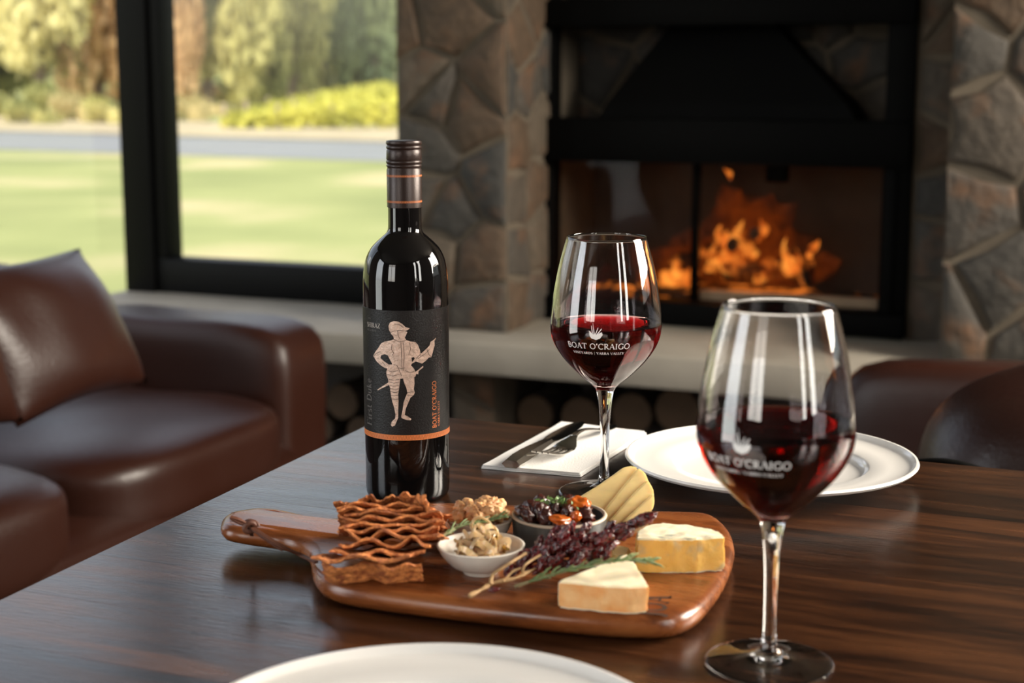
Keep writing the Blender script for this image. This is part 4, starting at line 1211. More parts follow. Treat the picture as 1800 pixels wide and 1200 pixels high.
# ================================================================== WINE GLASSES
GP = [(.0348, .2300), (.0382, .2180), (.0415, .2050), (.0442, .1920), (.0465, .1780), (.0482, .1650), (.0489, .1560), (.0491, .1520), (.0487, .1465), (.0472, .1405), (.0436, .1325), (.0372, .1230), (.0290, .1140), (.0205, .1060), (.0125, .0995), (.0088, .0950), (.0072, .0900), (.0058, .0810), (.0047, .0680), (.0042, .0520), (.0040, .0350), (.0042, .0220), (.0050, .0140), (.0075, .0090), (.0130, .0066), (.0230, .0044), (.0340, .0028), (.0400, .0019)]
GI = [(.0342, .2300), (.0373, .2180), (.0406, .2050), (.0433, .1920), (.0456, .1780), (.0473, .1650), (.0480, .1560), (.0482, .1520), (.0478, .1467), (.0463, .1410), (.0426, .1338), (.0361, .1245), (.0278, .1157), (.0190, .1080), (.0108, .1026), (.0050, .1005), (0, .1000)]
OUTER = smooth_prof(GP, 4); INNER = smooth_prof(GI, 4)
def rad_at(z):
    for (r0, z0), (r1, z1) in zip(OUTER, OUTER[1:]):
        if z1 <= z <= z0: return r0 + (r1 - r0) * (z - z0) / (z1 - z0 + 1e-12)
    return .04
def wine_glass(pos, label, level, logo_deg, scale=1.0):
    g = thing('wine_glass', label, 'glass', pos, 0, 'red wine glasses on the table')
    P = [(0, .0030), (.012, .0022), (.026, .0012), (.036, .0004), (.0385, .0001), (.0402, .0004), (.0409, .0012)] + OUTER[::-1] + [(.0345, .2304)] + INNER
    V, Fc = lathe(P, 112); mk('bowl_and_stem', V, Fc, 'crystal', g, sharp=70)
    W_ = [(0, level)]
    ri = [(r, z) for r, z in INNER if z < level]
    zt = ri[0]
    # radius at the level
    for (r0, z0), (r1, z1) in zip(INNER, INNER[1:]):
        if z1 <= level <= z0: rt = r0 + (r1 - r0) * (z0 - level) / (z0 - z1 + 1e-12); break
    W_ += [(rt - .0035, level), (rt - .0012, level + .0002), (rt + .00015, level + .0009)] + [(max(0, r + .00015) if r > 1e-6 else 0, z - .00015) for r, z in ri]
    V, Fc = lathe(W_, 112); mk('wine', V, Fc, 'red_wine', g, sharp=60)
    face = math.atan2(CAM.y - pos[1], CAM.x - pos[0]) + math.radians(logo_deg)
    def gm(u, v):
        z = v; r = rad_at(z) + .00012; a = face + u / .049
        return Vector((r * math.cos(a), r * math.sin(a), z))
    hl = .0050; s = "BOAT O'CRAIGO"; w = text_width(s) * hl
    sc = .0590 / w
    VF = [strokes(s, lambda u, v: gm(-.0295 + u * sc, .1385 + v), hl, 1.0)]
    s2 = 'VINEYARDS | YARRA VALLEY'; h2 = .0020; sc2 = .050 / (text_width(s2) * h2)
    VF.append(strokes(s2, lambda u, v: gm(-.0250 + u * sc2, .1335 + v), h2, 1.2))
    mk('lettering', *join(VF), 'white_print', g, smooth=False)
    e = .0125 / 90                       # emblem drawn in crop units
    def em(p): return ((p[0] - 497) * .00013, .1470 + (732 - p[1]) * .00013)
    B_ = [(443, 672), (445, 705), (458, 724), (490, 733), (516, 722), (533, 698), (526, 680), (508, 690), (492, 704), (478, 700), (462, 690)]
    VF = [flat_poly([em(p) for p in B_], [], gm, .002)]
    for st in ([(474, 704), (464, 610), (470, 640), (482, 700)], [(478, 704), (501, 650), (503, 654), (486, 706)], [(484, 706), (524, 656), (527, 660), (492, 708)], [(462, 690), (455, 640), (458, 640), (468, 692)]):
        VF.append(flat_poly([em(p) for p in st], [], gm, .003))
    mk('emblem', *join(VF), 'white_print', g, smooth=False)
    return g
g1 = T(1062, 866); g2 = T(1351, 1166)
wine_glass((g1.x, g1.y, TZ + .0002), 'glass of red wine beside the napkin, behind the cheese board', .1535, -8.5)
wine_glass((g2.x, g2.y, TZ + .0002), 'nearest glass of red wine, standing right of the board', .157, -22)

# ================================================================== PLATES, NAPKIN, CUTLERY
PP = [(0, .0035), (.050, .0030), (.060, .0), (.066, .0), (.070, .0035), (.088, .0075), (.110, .0130), (.128, .0158), (.1345, .0180), (.1365, .0205), (.1355, .0225), (.1335, .0225), (.1315, .0205), (.1295, .0185), (.1270, .0178), (.110, .0166), (.0925, .0158), (.0900, .0145), (.0885, .0120), (.0865, .0095), (.083, .0085), (.05, .0080), (0, .0080)]
def plate(loc, label, sc=1.0):
    p = mk('dinner_plate', *lathe([(r * sc, z) for r, z in PP], 128), 'porcelain', None, sharp=40)
    p.location = loc; tag(p, label, 'plate', 'white dinner plates'); return p
pf = T(1354, 799, TZ + .022)
plate((pf.x, pf.y, TZ), 'white dinner plate with a raised rim, behind the nearest wine glass', .985)
pn = T(768, 1131, TZ + .0225)
plate((pn.x, pn.y - .134, TZ), 'white dinner plate at the bottom edge of the photo, in front of the board')

# napkin: three folded layers
def napkin():
    C4 = [T(846, 824), T(1021, 839), T(1137, 765), T(988, 747)]
    root = thing('paper_napkin', 'folded white paper napkin under a knife and fork', 'napkin', (C4[0].x, C4[0].y, TZ))
    for L in range(3):
        n = 14; V = []; Fc = []; z0 = .0004 + L * .0014
        for s in (0, 1):
            for j in range(n + 1):
                for i in range(n + 1):
                    u = i / n; v = j / n; k = .012 * L * (1 if L == 2 else .5)
                    uu = k * .4 + u * (1 - k); vv = k * .3 + v * (1 - k)
                    p = (C4[0] * (1 - uu) + C4[1] * uu) * (1 - vv) + (C4[3] * (1 - uu) + C4[2] * uu) * vv - C4[0]
                    w = .0004 * noise.noise(Vector((u * 5, v * 5, L)))
                    V.append((p.x, p.y, z0 + w + s * .0009 + (.0012 * (L + 0) * max(0, v - .8) * 2)))
        for s in (0, 1):
            o = s * (n + 1) ** 2
            for j in range(n):
                for i in range(n):
                    a = o + j * (n + 1) + i; Fc.append((a, a + 1, a + n + 2, a + n + 1))
        m = (n + 1) ** 2
        ring = list(range(n + 1)) + [n + (n + 1) * k for k in range(1, n + 1)] + [n * (n + 1) + n - k for k in range(1, n + 1)] + [(n - k) * (n + 1) for k in range(1, n)]
        for k in range(len(ring)):
            a, b_ = ring[k], ring[(k + 1) % len(ring)]; Fc.append((a, b_, b_ + m, a + m))
        mk('folded_layer', V, Fc, 'napkin_paper', root, sharp=50)
napkin()
NZ = TZ + .0052
def ribbon(path, widths, heights, thick, seg=1):
    """Flat bar along a path of (x, y) with width and height profile."""
    V = []; Fc = []
    n = len(path)
    for i, p in enumerate(path):
        q = path[min(i + 1, n - 1)]; r = path[max(i - 1, 0)]
        d = Vector((q[0] - r[0], q[1] - r[1])).normalized(); nn = Vector((-d.y, d.x)); w = widths[i] / 2; th = thick[i] if hasattr(thick, '__len__') else thick
        for (s, dz) in ((-1, .0), (-.6, th * .5), (.6, th * .5), (1, 0), (.6, -th * .5), (-.6, -th * .5)):
            V.append((p[0] + nn.x * w * s, p[1] + nn.y * w * s, heights[i] + dz))
    for i in range(n - 1):
        for k in range(6):
            j = (k + 1) % 6; Fc.append((i * 6 + k, i * 6 + j, i * 6 + 6 + j, i * 6 + 6 + k))
    Fc.append(tuple(range(6))); Fc.append(tuple((n - 1) * 6 + k for k in range(6))[::-1])
    return V, Fc
def lerp_path(P, n): 
    return [tuple((P[0][k] + (P[1][k] - P[0][k]) * i / n) for k in range(2)) for i in range(n + 1)]
ka = T(898, 823, NZ); kb = T(1022, 749, NZ)
kn = thing('table_knife', 'steel table knife lying on the napkin, left of the fork', 'knife', (ka.x, ka.y, NZ))
dv = kb - ka
def kp(t): return (dv.x * t, dv.y * t)
V, Fc = ribbon([kp(t / 10) for t in range(0, 6)], [.019, .021, .0205, .018, .015, .013], [.004, .0045, .0048, .005, .005, .005], [.007, .009, .009, .008, .0065, .005]); mk('handle', V, Fc, 'steel', kn)
V, Fc = ribbon([kp(.5 + t / 20) for t in range(0, 11)], [.013, .017, .020, .021, .021, .0205, .020, .019, .017, .013, .006], [.005] * 11, [.005, .003, .0016, .0015, .0015, .0014, .0013, .0012, .001, .0008, .0006]); mk('blade', V, Fc, 'steel', kn)
# fork, tines towards the camera-left
f0 = T(932, 806, NZ); f1 = T(980, 798, NZ); f2 = T(1060, 752, NZ)
fk = thing('table_fork', 'steel table fork lying on the napkin with its tines towards the board', 'fork', (f0.x, f0.y, NZ))
P0 = Vector((0, 0)); P1 = Vector((f1.x - f0.x, f1.y - f0.y)); P2 = Vector((f2.x - f0.x, f2.y - f0.y))
tq = Yp(0, 0, 1)
tip = T(948, 815, NZ) - f0; en = T(1070, 757, NZ) - f0
ax = (Vector((en.x, en.y)) - Vector((tip.x, tip.y))); Lf = ax.length; ax.normalize(); nx2 = Vector((-ax.y, ax.x)); t0_ = Vector((tip.x, tip.y)); Lf = max(Lf, .17)
def fpnt(s, w): q = t0_ + ax * s + nx2 * w; return (q.x, q.y)
for k in range(4):
    w = (k - 1.5) * .0062
    hs = [.0115, .0085, .006, .0042, .0036, .004]
    V, Fc = ribbon([fpnt(i * .010, w * (1 - .0 * i)) for i in range(6)], [.0016, .0024, .003, .0034, .0038, .0045], hs, .0018); mk('tine', V, Fc, 'steel', fk)
V, Fc = ribbon([fpnt(.046 + i * .006, 0) for i in range(6)], [.0235, .0245, .0225, .017, .011, .008], [.0036, .0042, .006, .0085, .011, .012], .002); mk('head', V, Fc, 'steel', fk)
V, Fc = ribbon([fpnt(.074 + i * (Lf - .074) / 9, 0) for i in range(10)], [.008, .0065, .006, .0065, .0075, .009, .0105, .012, .013, .010], [.012, .0135, .0135, .012, .010, .0075, .005, .0035, .003, .003], .0028); mk('handle', V, Fc, 'steel', fk)

# ================================================================== SERVING BOARD
BZ = TZ + .019                 # top of the board
bl_ = T(556, 1030, BZ); br_ = T(1195, 1112, BZ)
bdir = (br_ - bl_); bang = math.atan2(bdir.y, bdir.x)
BC = T(930, 985, BZ)
board = thing('serving_board', 'reddish wooden serving board with a paddle handle and leather cord, carrying the food', 'board', (BC.x, BC.y, TZ), bang)
Bi = Matrix.Rotation(-bang, 4, 'Z') @ Matrix.Translation((-BC.x, -BC.y, 0))
def bl(x, y, z=TZ + .007): p = Bi @ T(x, y, z); return (p.x, p.y)
near = [bl(548, 1005), bl(550, 1022), bl(562, 1040), bl(600, 1055), bl(700, 1071), bl(850, 1090), bl(1000, 1106), bl(1100, 1113), bl(1175, 1113), bl(1215, 1102), bl(1245, 1078), bl(1272, 1040), bl(1288, 1000), bl(1290, 972), bl(1279, 948), bl(1258, 929)]
far = [bl(1222, 921), bl(1130, 919), bl(1000, 914), bl(850, 906), bl(740, 905), bl(670, 911), bl(630, 920), bl(605, 930), bl(585, 936), bl(545, 934), bl(490, 926), bl(455, 924), bl(430, 927)]
hend = [bl(402, 933), bl(389, 946), bl(393, 960), bl(425, 966), bl(480, 968), bl(515, 974), bl(540, 986)]
outl = near + far + hend
m = len(outl)
sm = [(v.x, v.y) for v in spline([Vector((p[0], p[1], 0)) for p in outl + [outl[0]]], 3)[:-1]]
def hz_lift(x):                 # the handle rises off the table
    xh = near[0][0]
    return .008 * max(0, min(1, (xh - .01 - x) / .07))
m = len(sm)
area2 = sum(sm[i][0] * sm[(i + 1) % m][1] - sm[(i + 1) % m][0] * sm[i][1] for i in range(m))
if area2 < 0: sm = sm[::-1]
nr = []
for i in range(m):
    a = Vector(sm[i - 1]); b_ = Vector(sm[(i + 1) % m]); t = (b_ - a).normalized(); nr.append(Vector((-t.y, t.x)))
V = []; Fc = []
LV = [(.020, .0003), (.009, .0006), (.003, .0040), (.0004, .0085), (.0, .011), (.0010, .0155), (.0040, .0182), (.009, .0190)]
for ins, z in LV:
    for i, p in enumerate(sm):
        hfac = hz_lift(p[0]) / .008
        inn = min(ins, .015 if hfac > .02 else .05)
        q = Vector(p) + nr[i] * inn
        z2 = (z - .010) * (1 - .2 * hfac) + .010 + hz_lift(p[0]) * .8 if hfac > 0 else z
        V.append((q.x, q.y, z2))
k0 = len(LV)
for L in range(k0 - 1):
    for i in range(m): Fc.append((L * m + i, L * m + (i + 1) % m, (L + 1) * m + (i + 1) % m, (L + 1) * m + i))
# caps by tessellation
for L, rev in ((0, True), (k0 - 1, False)):
    tri = geometry.tessellate_polygon([[Vector((V[L * m + i][0], V[L * m + i][1], 0)) for i in range(m)]])
    for t in tri: Fc.append(tuple(L * m + i for i in (t[::-1] if rev else t)))
mk('board_body', V, Fc, 'board_wood', board, sharp=50)
# burnt mark near the front right corner
mp_ = Bi @ T(1163, 1084, BZ); mq = Bi @ T(1181, 1048, BZ)
md = Vector((mq.x - mp_.x, mq.y - mp_.y)); ml = md.length; md.normalize(); mn_ = Vector((-md.y, md.x))
V, Fc = strokes('JOA', lambda u, v: Vector((mp_.x + md.x * u * 1.0 + mn_.x * v, mp_.y + md.y * u + mn_.y * v, .01915)), ml / text_width('JOA') , 1.3)
mk('burnt_lettering', V, Fc, 'burnt_mark', board, smooth=False)
# leather cord with a knot
def bw(x, y, z): return T(x, y, z)
BH = BZ + .004
cw = thing('leather_cord', 'knotted brown leather cord looped through the board handle', 'cord', (0, 0, 0))
kc = bw(441, 925, BH + .014)
def loc_(dx, dy, dz): return kc + Vector((dx, dy, dz))
strand = spline([loc_(0, 0, 0), bw(470, 945, BH + .010), bw(500, 962, BH + .004), bw(530, 976, BH - .004), bw(556, 988, BH + .0)], 6)
def strap(pts, w, t):
    V = []; Fc = []
    for i, p in enumerate(pts):
        d = (pts[min(i + 1, len(pts) - 1)] - pts[max(i - 1, 0)]).normalized(); s = d.cross(Vector((.1, -.3, 1))).normalized(); u_ = s.cross(d)
        for a, b_ in ((-1, -1), (1, -1), (1, 1), (-1, 1)): V.append(p + s * w * .5 * a + u_ * t * .5 * b_)
    for i in range(len(pts) - 1):
        for k in range(4): j = (k + 1) % 4; Fc.append((i * 4 + k, i * 4 + j, i * 4 + 4 + j, i * 4 + 4 + k))
    Fc.append((3, 2, 1, 0)); e = (len(pts) - 1) * 4; Fc.append((e, e + 1, e + 2, e + 3))
    return V, Fc
mk('strap', *strap(strand, .0030, .0016), 'leather_thong', cw)
mk('strap', *strap(spline([loc_(0, 0, 0), bw(452, 935, BH + .012), bw(475, 952, BH + .006), bw(498, 966, BH + .001)], 6), .0028, .0015), 'leather_thong', cw)
mk('strap', *strap(spline([loc_(-.0005, 0, 0), bw(442, 934, BH + .006), bw(443, 940, BH - .002)], 5), .0028, .0018), 'leather_thong', cw)
mk('loose_end', *strap(spline([kc, bw(422, 914, BH + .020), bw(405, 909, BH + .022)], 5), .0030, .0016), 'leather_thong', cw)
mk('loose_end', *strap(spline([kc, bw(425, 920, BH + .014), bw(408, 912, BH + .017)], 5), .0028, .0016), 'leather_thong', cw)
kn_p = []
for i in range(40):
    a = i / 40 * 2 * PI * 2
    kn_p.append(kc + Vector((.0042 * math.cos(a) + .001 * math.cos(1.5 * a), .003 * math.sin(a * .5), .0034 * math.sin(a))))
mk('knot', *tube(kn_p, .0019, 8), 'leather_thong', cw)

# ================================================================== CRISPBREADS
def cracker(pos, rx, width, length, amp, phase, seed, lab, yaw=0.0, freq=2.2):
    """Thin wavy sheet; local x = width, y = back along the sheet; rx tilts it (front edge up)."""
    n, k = 44, 12; V = []; Fc = []; th = .0023
    for s in (0, 1):
        for j in range(k + 1):
            for i in range(n + 1):
                u = i / n; v = j / k
                e = .0028 * noise.noise(Vector((u * 9, seed, 0))) if j in (0, 1) else 0
                ex = .0022 * noise.noise(Vector((v * 6, seed * 2, 5))) if i in (0, n) else 0
                w = amp * (math.sin(2 * PI * u * freq * (1 + .22 * math.sin(seed * 1.7)) + phase + .9 * math.sin(u * 4 + seed)) * (.55 + .9 * abs(noise.noise(Vector((u * 2.6, seed, 9.3))))) + .9 * noise.noise(Vector((u * 4.2, seed * .31, 2)))) * (1 - .35 * v) + .0012 * noise.noise(Vector((u * 9, v * 6, seed)))
                rough = .0007 * noise.noise(Vector((u * 60, v * 40, seed + s * 7)))
                edge = min(1, min(u, 1 - u) * 22, min(v, 1 - v) * 10 + .25)
                V.append(((u - .5) * width + ex, v * length + e, w + (s - .5) * th * (.45 + .55 * edge) * 1.15 + rough))
    for s in (0, 1):
        o = s * (n + 1) * (k + 1)
        for j in range(k):
            for i in range(n):
                a = o + j * (n + 1) + i; Fc.append((a, a + 1, a + n + 2, a + n + 1))
    M_ = (n + 1) * (k + 1)
    ring = list(range(n + 1)) + [n + (n + 1) * q for q in range(1, k + 1)] + [k * (n + 1) + n - q for q in range(1, n + 1)] + [(k - q) * (n + 1) for q in range(1, k)]
    for q in range(len(ring)): a, b_ = ring[q], ring[(q + 1) % len(ring)]; Fc.append((a, b_, b_ + M_, a + M_))
    o = mk('crispbread', V, Fc, 'cracker', None, sharp=60)
    o.location = pos; o.rotation_euler = (-rx, 0, yaw)
    tag(o, lab, 'crispbread', 'crispbreads shingled on the board'); return o
# front edge rows (pixel row, pixel centre column, width in px), world depth, tilt
rows = [(984, 633, 175, 1.030, 14, .0040, 0.4, 'under the foremost one, its left end sticking out over the board'),
        (973, 664, 168, 1.043, 14, .0028, 2.4, 'third from the front, dark and low in the pile'),
        (955, 676, 160, 1.052, 18, .0052, 3.3, 'lowest of the upper stack, with a deep double wave'),
        (942, 690, 172, 1.060, 20, .0050, 0.2, 'second from the bottom of the upper stack'),
        (930, 690, 160, 1.068, 22, .0036, 3.0, 'third from the bottom of the upper stack'),
        (921, 688, 186, 1.075, 24, .0042, 0.9, 'widest one halfway up the upper stack'),
        (911, 684, 180, 1.083, 26, .0038, 2.2, 'above the widest one in the upper stack'),
        (902, 690, 170, 1.090, 28, .0034, 1.1, 'fourth from the top of the upper stack'),
        (893, 668, 150, 1.098, 30, .0032, 2.9, 'third from the top of the upper stack'),
        (886, 664, 140, 1.106, 32, .0030, 1.4, 'second from the top, on the left half of the upper stack'),
        (884, 620, 70, 1.116, 34, .0020, 1.0, 'short piece peeking out at the back left of the stack'),
        (876, 664, 70, 1.124, 38, .0042, 4.4, 'short arched piece at the back centre of the stack')]
for i, (y, x, w, Y, t, amp, ph, lab_) in enumerate(rows):
    p = Yp(x, y, Y); px = F / ((p - CAM).dot(ray(900, 600)) / ray(900, 600).length) 
    L = min(.050, max(.02, (p.z - BZ - .003) / math.sin(math.radians(t))))
    cracker(p, math.radians(t), w / px, L, amp * (.66 if i < 4 else .55), .6 + i * .45 + (i % 3) * .6, i * 3.7 + 1, 'wavy brown crispbread ' + lab_, freq=(1.9, 1.5, 2.0, 1.7, 2.3, 1.4)[i % 6] if w > 100 else 1.0, yaw=math.radians((-3, 4, 0, -5, 3, 6, -4)[i % 7]))
p = Yp(752, 884, 1.112)
o = cracker(p, math.radians(38), .040, .036, .003, 3.6, 77, 'wavy brown crispbread slanting down at the right end of the stack', yaw=0, freq=.8)
o.rotation_euler = Matrix.Rotation(math.radians(32), 3, 'Y').to_euler()
o.rotation_euler = (Matrix.Rotation(math.radians(32), 4, 'Y') @ Matrix.Rotation(math.radians(-34), 4, 'X')).to_euler()
p = Yp(762, 902, 1.098)
o = cracker(p, math.radians(38), .030, .03, .0024, 1.6, 97, 'wavy brown crispbread tucked in at the right flank of the stack', yaw=0, freq=.8)
o.rotation_euler = (Matrix.Rotation(math.radians(58), 4, 'Y') @ Matrix.Rotation(math.radians(-30), 4, 'X')).to_euler()
# foremost piece: standing on its edge, leaning back
pb = T(655, 1025, BZ + .0015)
o = cracker((pb.x, pb.y - .006, pb.z + .0150), 0, .069, .0190, .0034, 2.6, 55, 'foremost wavy brown crispbread, propped upright on its edge against the pile', freq=2.0)
o.rotation_euler = (math.radians(-54), 0, math.radians(-1))

# ================================================================== BOWLS
def bowl(name, label, c, prof, mat, seg=96, rimprof=None):
    b_ = thing(name, label, 'bowl', c)
    mk('dish', *lathe(prof, seg), mat, b_, sharp=50)
    return b_
def dish_prof(R, H_, foot, t=.0028):
    o = [(0, .0008), (foot - .003, .0006), (foot - .002, 0), (foot, 0), (foot + .001, .003)]
    out = smooth_prof([(foot + .001, .003), (foot + (R - foot) * .42, H_ * .28), (foot + (R - foot) * .78, H_ * .62), (R - .0003, H_ - .0012)], 5)
    inn = smooth_prof([(R - t, H_ - .001), (foot + (R - foot) * .70, H_ * .60), (foot + (R - foot) * .30, H_ * .30), (foot * .6, .0052), (0, .0045)], 5)
    return o + out[1:] + [(R, H_ - .0005), (R - .0006, H_), (R - t + .0008, H_)] + inn
oc = T(845, 957, BZ + .0205)
OC = Vector((oc.x, oc.y, BZ + .0003))
bowl('relish_bowl', 'small white bowl of sliced caramelised onion, front bowl on the board', OC, dish_prof(.0315, .0208, .0125, .0022), 'stoneware')
wc = T(844, 911, BZ + .020)
WC = Vector((wc.x, wc.y, BZ + .0003))
bowl('nut_bowl', 'small white bowl of walnuts behind the onion bowl', WC, dish_prof(.0250, .0205, .012, .0022), 'stoneware')
rc = T(983, 903, BZ + .0245)
RC = Vector((rc.x, rc.y, BZ + .0003))
RS_ = .79
ram = thing('ramekin', 'dark grey ramekin with a pale rim holding dried fruit', 'bowl', RC)
RO = [(0, .001), (.036, .0006), (.0385, .0), (.0425, .003), (.0440, .010), (.0450, .026), (.0452, .0312)]
RI = [(.0418, .0312), (.0412, .022), (.0400, .010), (.036, .0055), (0, .005)]
mk('dish', *lathe([(a * RS_, b * .74) for a, b in RO + [(.0446, .0314), (.0424, .0314)] + RI], 96), 'dark_glaze', ram)
mk('rim', *lathe([(a * RS_, b * .74) for a, b in [(.0451, .0306), (.0457, .0318), (.0450, .0332), (.0438, .0337), (.0426, .0333), (.0417, .0320), (.0420, .0306)]], 96, closed=True), 'raw_rim', ram)

# onion: bed and curled slices
bed = thing('onion_relish', 'glossy translucent caramelised onion slices heaped in the front bowl', 'relish', OC)
V, Fc = blob(.0165, .0165, .0060, 4, .35, 3, 2); mk('relish_mass', V, Fc, 'onion', bed, mw=TR((0, 0, .0138)))
rg = random.Random(12)
for i in range(42):
    ang = rg.uniform(0, 2 * PI); rr = rg.uniform(0, .0175)
    cx_, cy_ = rr * math.cos(ang), rr * math.sin(ang)
    hz_ = .0165 + .014 * max(0, 1 - rr / .016) + rg.uniform(-.002, .002)
    R_ = rg.uniform(.005, .0095); a0 = rg.uniform(0, 6.28); sp = rg.uniform(2.2, 4.6)
    tilt = Matrix.Rotation(rg.uniform(-1.0, 1.0), 3, 'X') @ Matrix.Rotation(rg.uniform(-1.0, 1.0), 3, 'Y')
    pts = [Vector((cx_, cy_, hz_)) + tilt @ Vector((R_ * math.cos(a0 + sp * k / 14) * (1 - .02 * k), R_ * math.sin(a0 + sp * k / 14), .004 * math.sin(k * .5 + i))) for k in range(15)]
    pts = [Vector((p.x * min(1, (.0050 + max(p.z, .013)) / Vector((p.x, p.y, 1e-6)).length), p.y * min(1, (.0050 + max(p.z, .013)) / Vector((p.x, p.y, 1e-6)).length), max(p.z, .013))) for p in pts]
    V = []; Fc = []; wd = rg.uniform(.003, .0055); th = .0008
    upv = tilt @ Vector((.2, 0, 1))
    for q, p in enumerate(pts):
        d = (pts[min(q + 1, 14)] - pts[max(q - 1, 0)]).normalized(); s = d.cross(upv).normalized(); u_ = s.cross(d).normalized()
        ww = wd * math.sin(PI * (.12 + .76 * q / 14))
        for a, b_ in ((-1, -1), (1, -1), (1, 1), (-1, 1)): V.append(p + u_ * ww * .5 * a + s * th * .5 * b_)
    for q in range(14):
        for k in range(4): j = (k + 1) % 4; Fc.append((q * 4 + k, q * 4 + j, q * 4 + 4 + j, q * 4 + 4 + k))
    Fc.append((3, 2, 1, 0)); Fc.append((56, 57, 58, 59))
    mk('onion_slice', V, Fc, 'onion', bed, sharp=70)

# walnuts
def walnut(c, s, seed, rot, lab):
    bm = bmesh.new(); bmesh.ops.create_icosphere(bm, subdivisions=4, radius=1)
    for v in bm.verts:
        d = v.co.normalized()
        q = d * 2.6 + Vector((seed, 0, 0))
        f = noise.noise(q + .8 * Vector((noise.noise(q * 1.3), noise.noise(q * 1.3 + Vector((5, 0, 0))), 0)))
        k = 1 + .42 * (1 - abs(f) * 3.2) * .5 - .12
        k *= 1 - .30 * math.exp(-(d.y / .16) ** 2)
        k *= 1 - .18 * math.exp(-(d.x / .14) ** 2)
        v.co = Vector((d.x * 1.2, d.y * 1.0, d.z * .68)) * k * s
    bm.verts.index_update()
    o = mk('walnut', [v.co.copy() for v in bm.verts], [tuple(v.index for v in f.verts) for f in bm.faces], 'walnut', None, sharp=180)
    bm.free(); o.location = c; o.rotation_euler = rot
    tag(o, lab, 'nut', 'walnut halves in the bowl'); return o
for i, (x, y, dY, s, lab_) in enumerate([(858, 886, .004, .0105, 'topmost walnut half, peak of the heap towards the ramekin'), (818, 892, .002, .0105, 'walnut half on the upper left of the heap'), (838, 897, -.010, .011, 'walnut half in the middle of the heap facing the camera'), (864, 901, -.012, .0105, 'walnut half low at the right of the heap, by the rosemary'),
                                        (808, 908, -.008, .0100, 'walnut half against the left rim of the nut bowl'), (872, 888, .014, .009, 'small walnut half at the back right of the heap'), (842, 912, -.018, .010, 'walnut half lowest in front, partly behind the rosemary'), (880, 906, .002, .009, 'walnut half resting at the right rim of the nut bowl')]):
    p = Yp(x, y, WC.y + dY); walnut(p, s * .84, i * 3.3 + 1, (rg.uniform(-.5, .5), rg.uniform(-.6, .6), rg.uniform(0, 3)), lab_)
for i in range(5):
    a = i * 1.26; walnut(WC + Vector((.010 * math.cos(a), .010 * math.sin(a), .0125)), .0078, i + 40.5, (0, 0, a), 'walnut half buried low in the nut bowl, ' + ['towards the ramekin', 'at the back right', 'at the back left', 'towards the crispbreads', 'in front by the rosemary'][i])

# dried fruit in the ramekin
rl = mk('relish', *lathe([(a * RS_, b * .74) for a, b in [(0, .006), (.035, .0075), (.0395, .014), (.0402, .0205), (.037, .0222), (.02, .0228), (0, .023)]], 48), 'relish', None); rl.location = RC
bm = bmesh.new(); bm.from_mesh(rl.data)
for v in bm.verts:
    if v.co.z > .014: v.co.z += .003 * noise.noise(v.co * 90) 
bm.to_mesh(rl.data); bm.free()
tag(rl, 'dark sticky fruit relish filling the grey ramekin', 'relish')
for i, (x, y, dY, rx_, rz_, tl, lab_) in enumerate([(1016, 888, -.004, .0120, .0080, .5, 'orange dried apricot half standing at the right in the ramekin'), (986, 913, -.028, .0130, .0050, .15, 'orange dried apricot half lying at the front of the ramekin'), (1012, 908, -.022, .0065, .0060, .9, 'small orange apricot piece at the front right of the ramekin')]):
    rx_ *= .80; rz_ *= .8; V, Fc = blob(rx_, rx_ * .8, rz_, 4, .22, 2.2, i + 3)
    V = [Vector((v.x, v.y, v.z * (1 - .35 * math.exp(-(v.x ** 2 + v.y ** 2) / (rx_ * .4) ** 2)))) for v in V]
    o = mk('dried_apricot', V, Fc, 'apricot', None, sharp=180); o.location = Yp(x, y, RC.y + dY); o.rotation_euler = (tl, .2 * i, i)
    tag(o, lab_, 'apricot', 'dried apricots in the ramekin')
for i, (x, y, dY, s, lab_) in enumerate([(935, 893, -.004, .0095, 'large dark fig piece at the left in the ramekin'), (952, 885, .012, .0085, 'dark fig piece at the back left of the ramekin'), (950, 902, -.018, .0085, 'dark fig piece at the front left of the ramekin'), (972, 897, -.008, .0080, 'dark fig piece in the middle under the herbs'), (994, 900, -.012, .0075, 'reddish fig piece between the two apricots'),
                                        (1026, 902, -.008, .0075, 'seedy fig piece at the right rim of the ramekin'), (1000, 884, .014, .0075, 'dark fig piece at the back behind the apricot'), (960, 910, -.026, .0070, 'small dark fig piece by the front rim of the ramekin'), (1032, 910, -.016, .0065, 'small seedy fig piece at the front right rim'), (920, 899, -.010, .0078, 'dark fig piece hard against the left rim of the ramekin'), (930, 909, -.022, .0072, 'dark fig piece low at the front left rim of the ramekin')]):
    o = mk('dried_fig', *blob(s * .92, s * .8, s * .62, 3, .5, 3.0, i * 2 + .5), 'fig', None, sharp=180); o.location = Yp(x, y, RC.y + dY); o.rotation_euler = (i, i * .7, i * 2)
    tag(o, lab_, 'fig', 'dried figs in the ramekin')
V = []; Fc = []
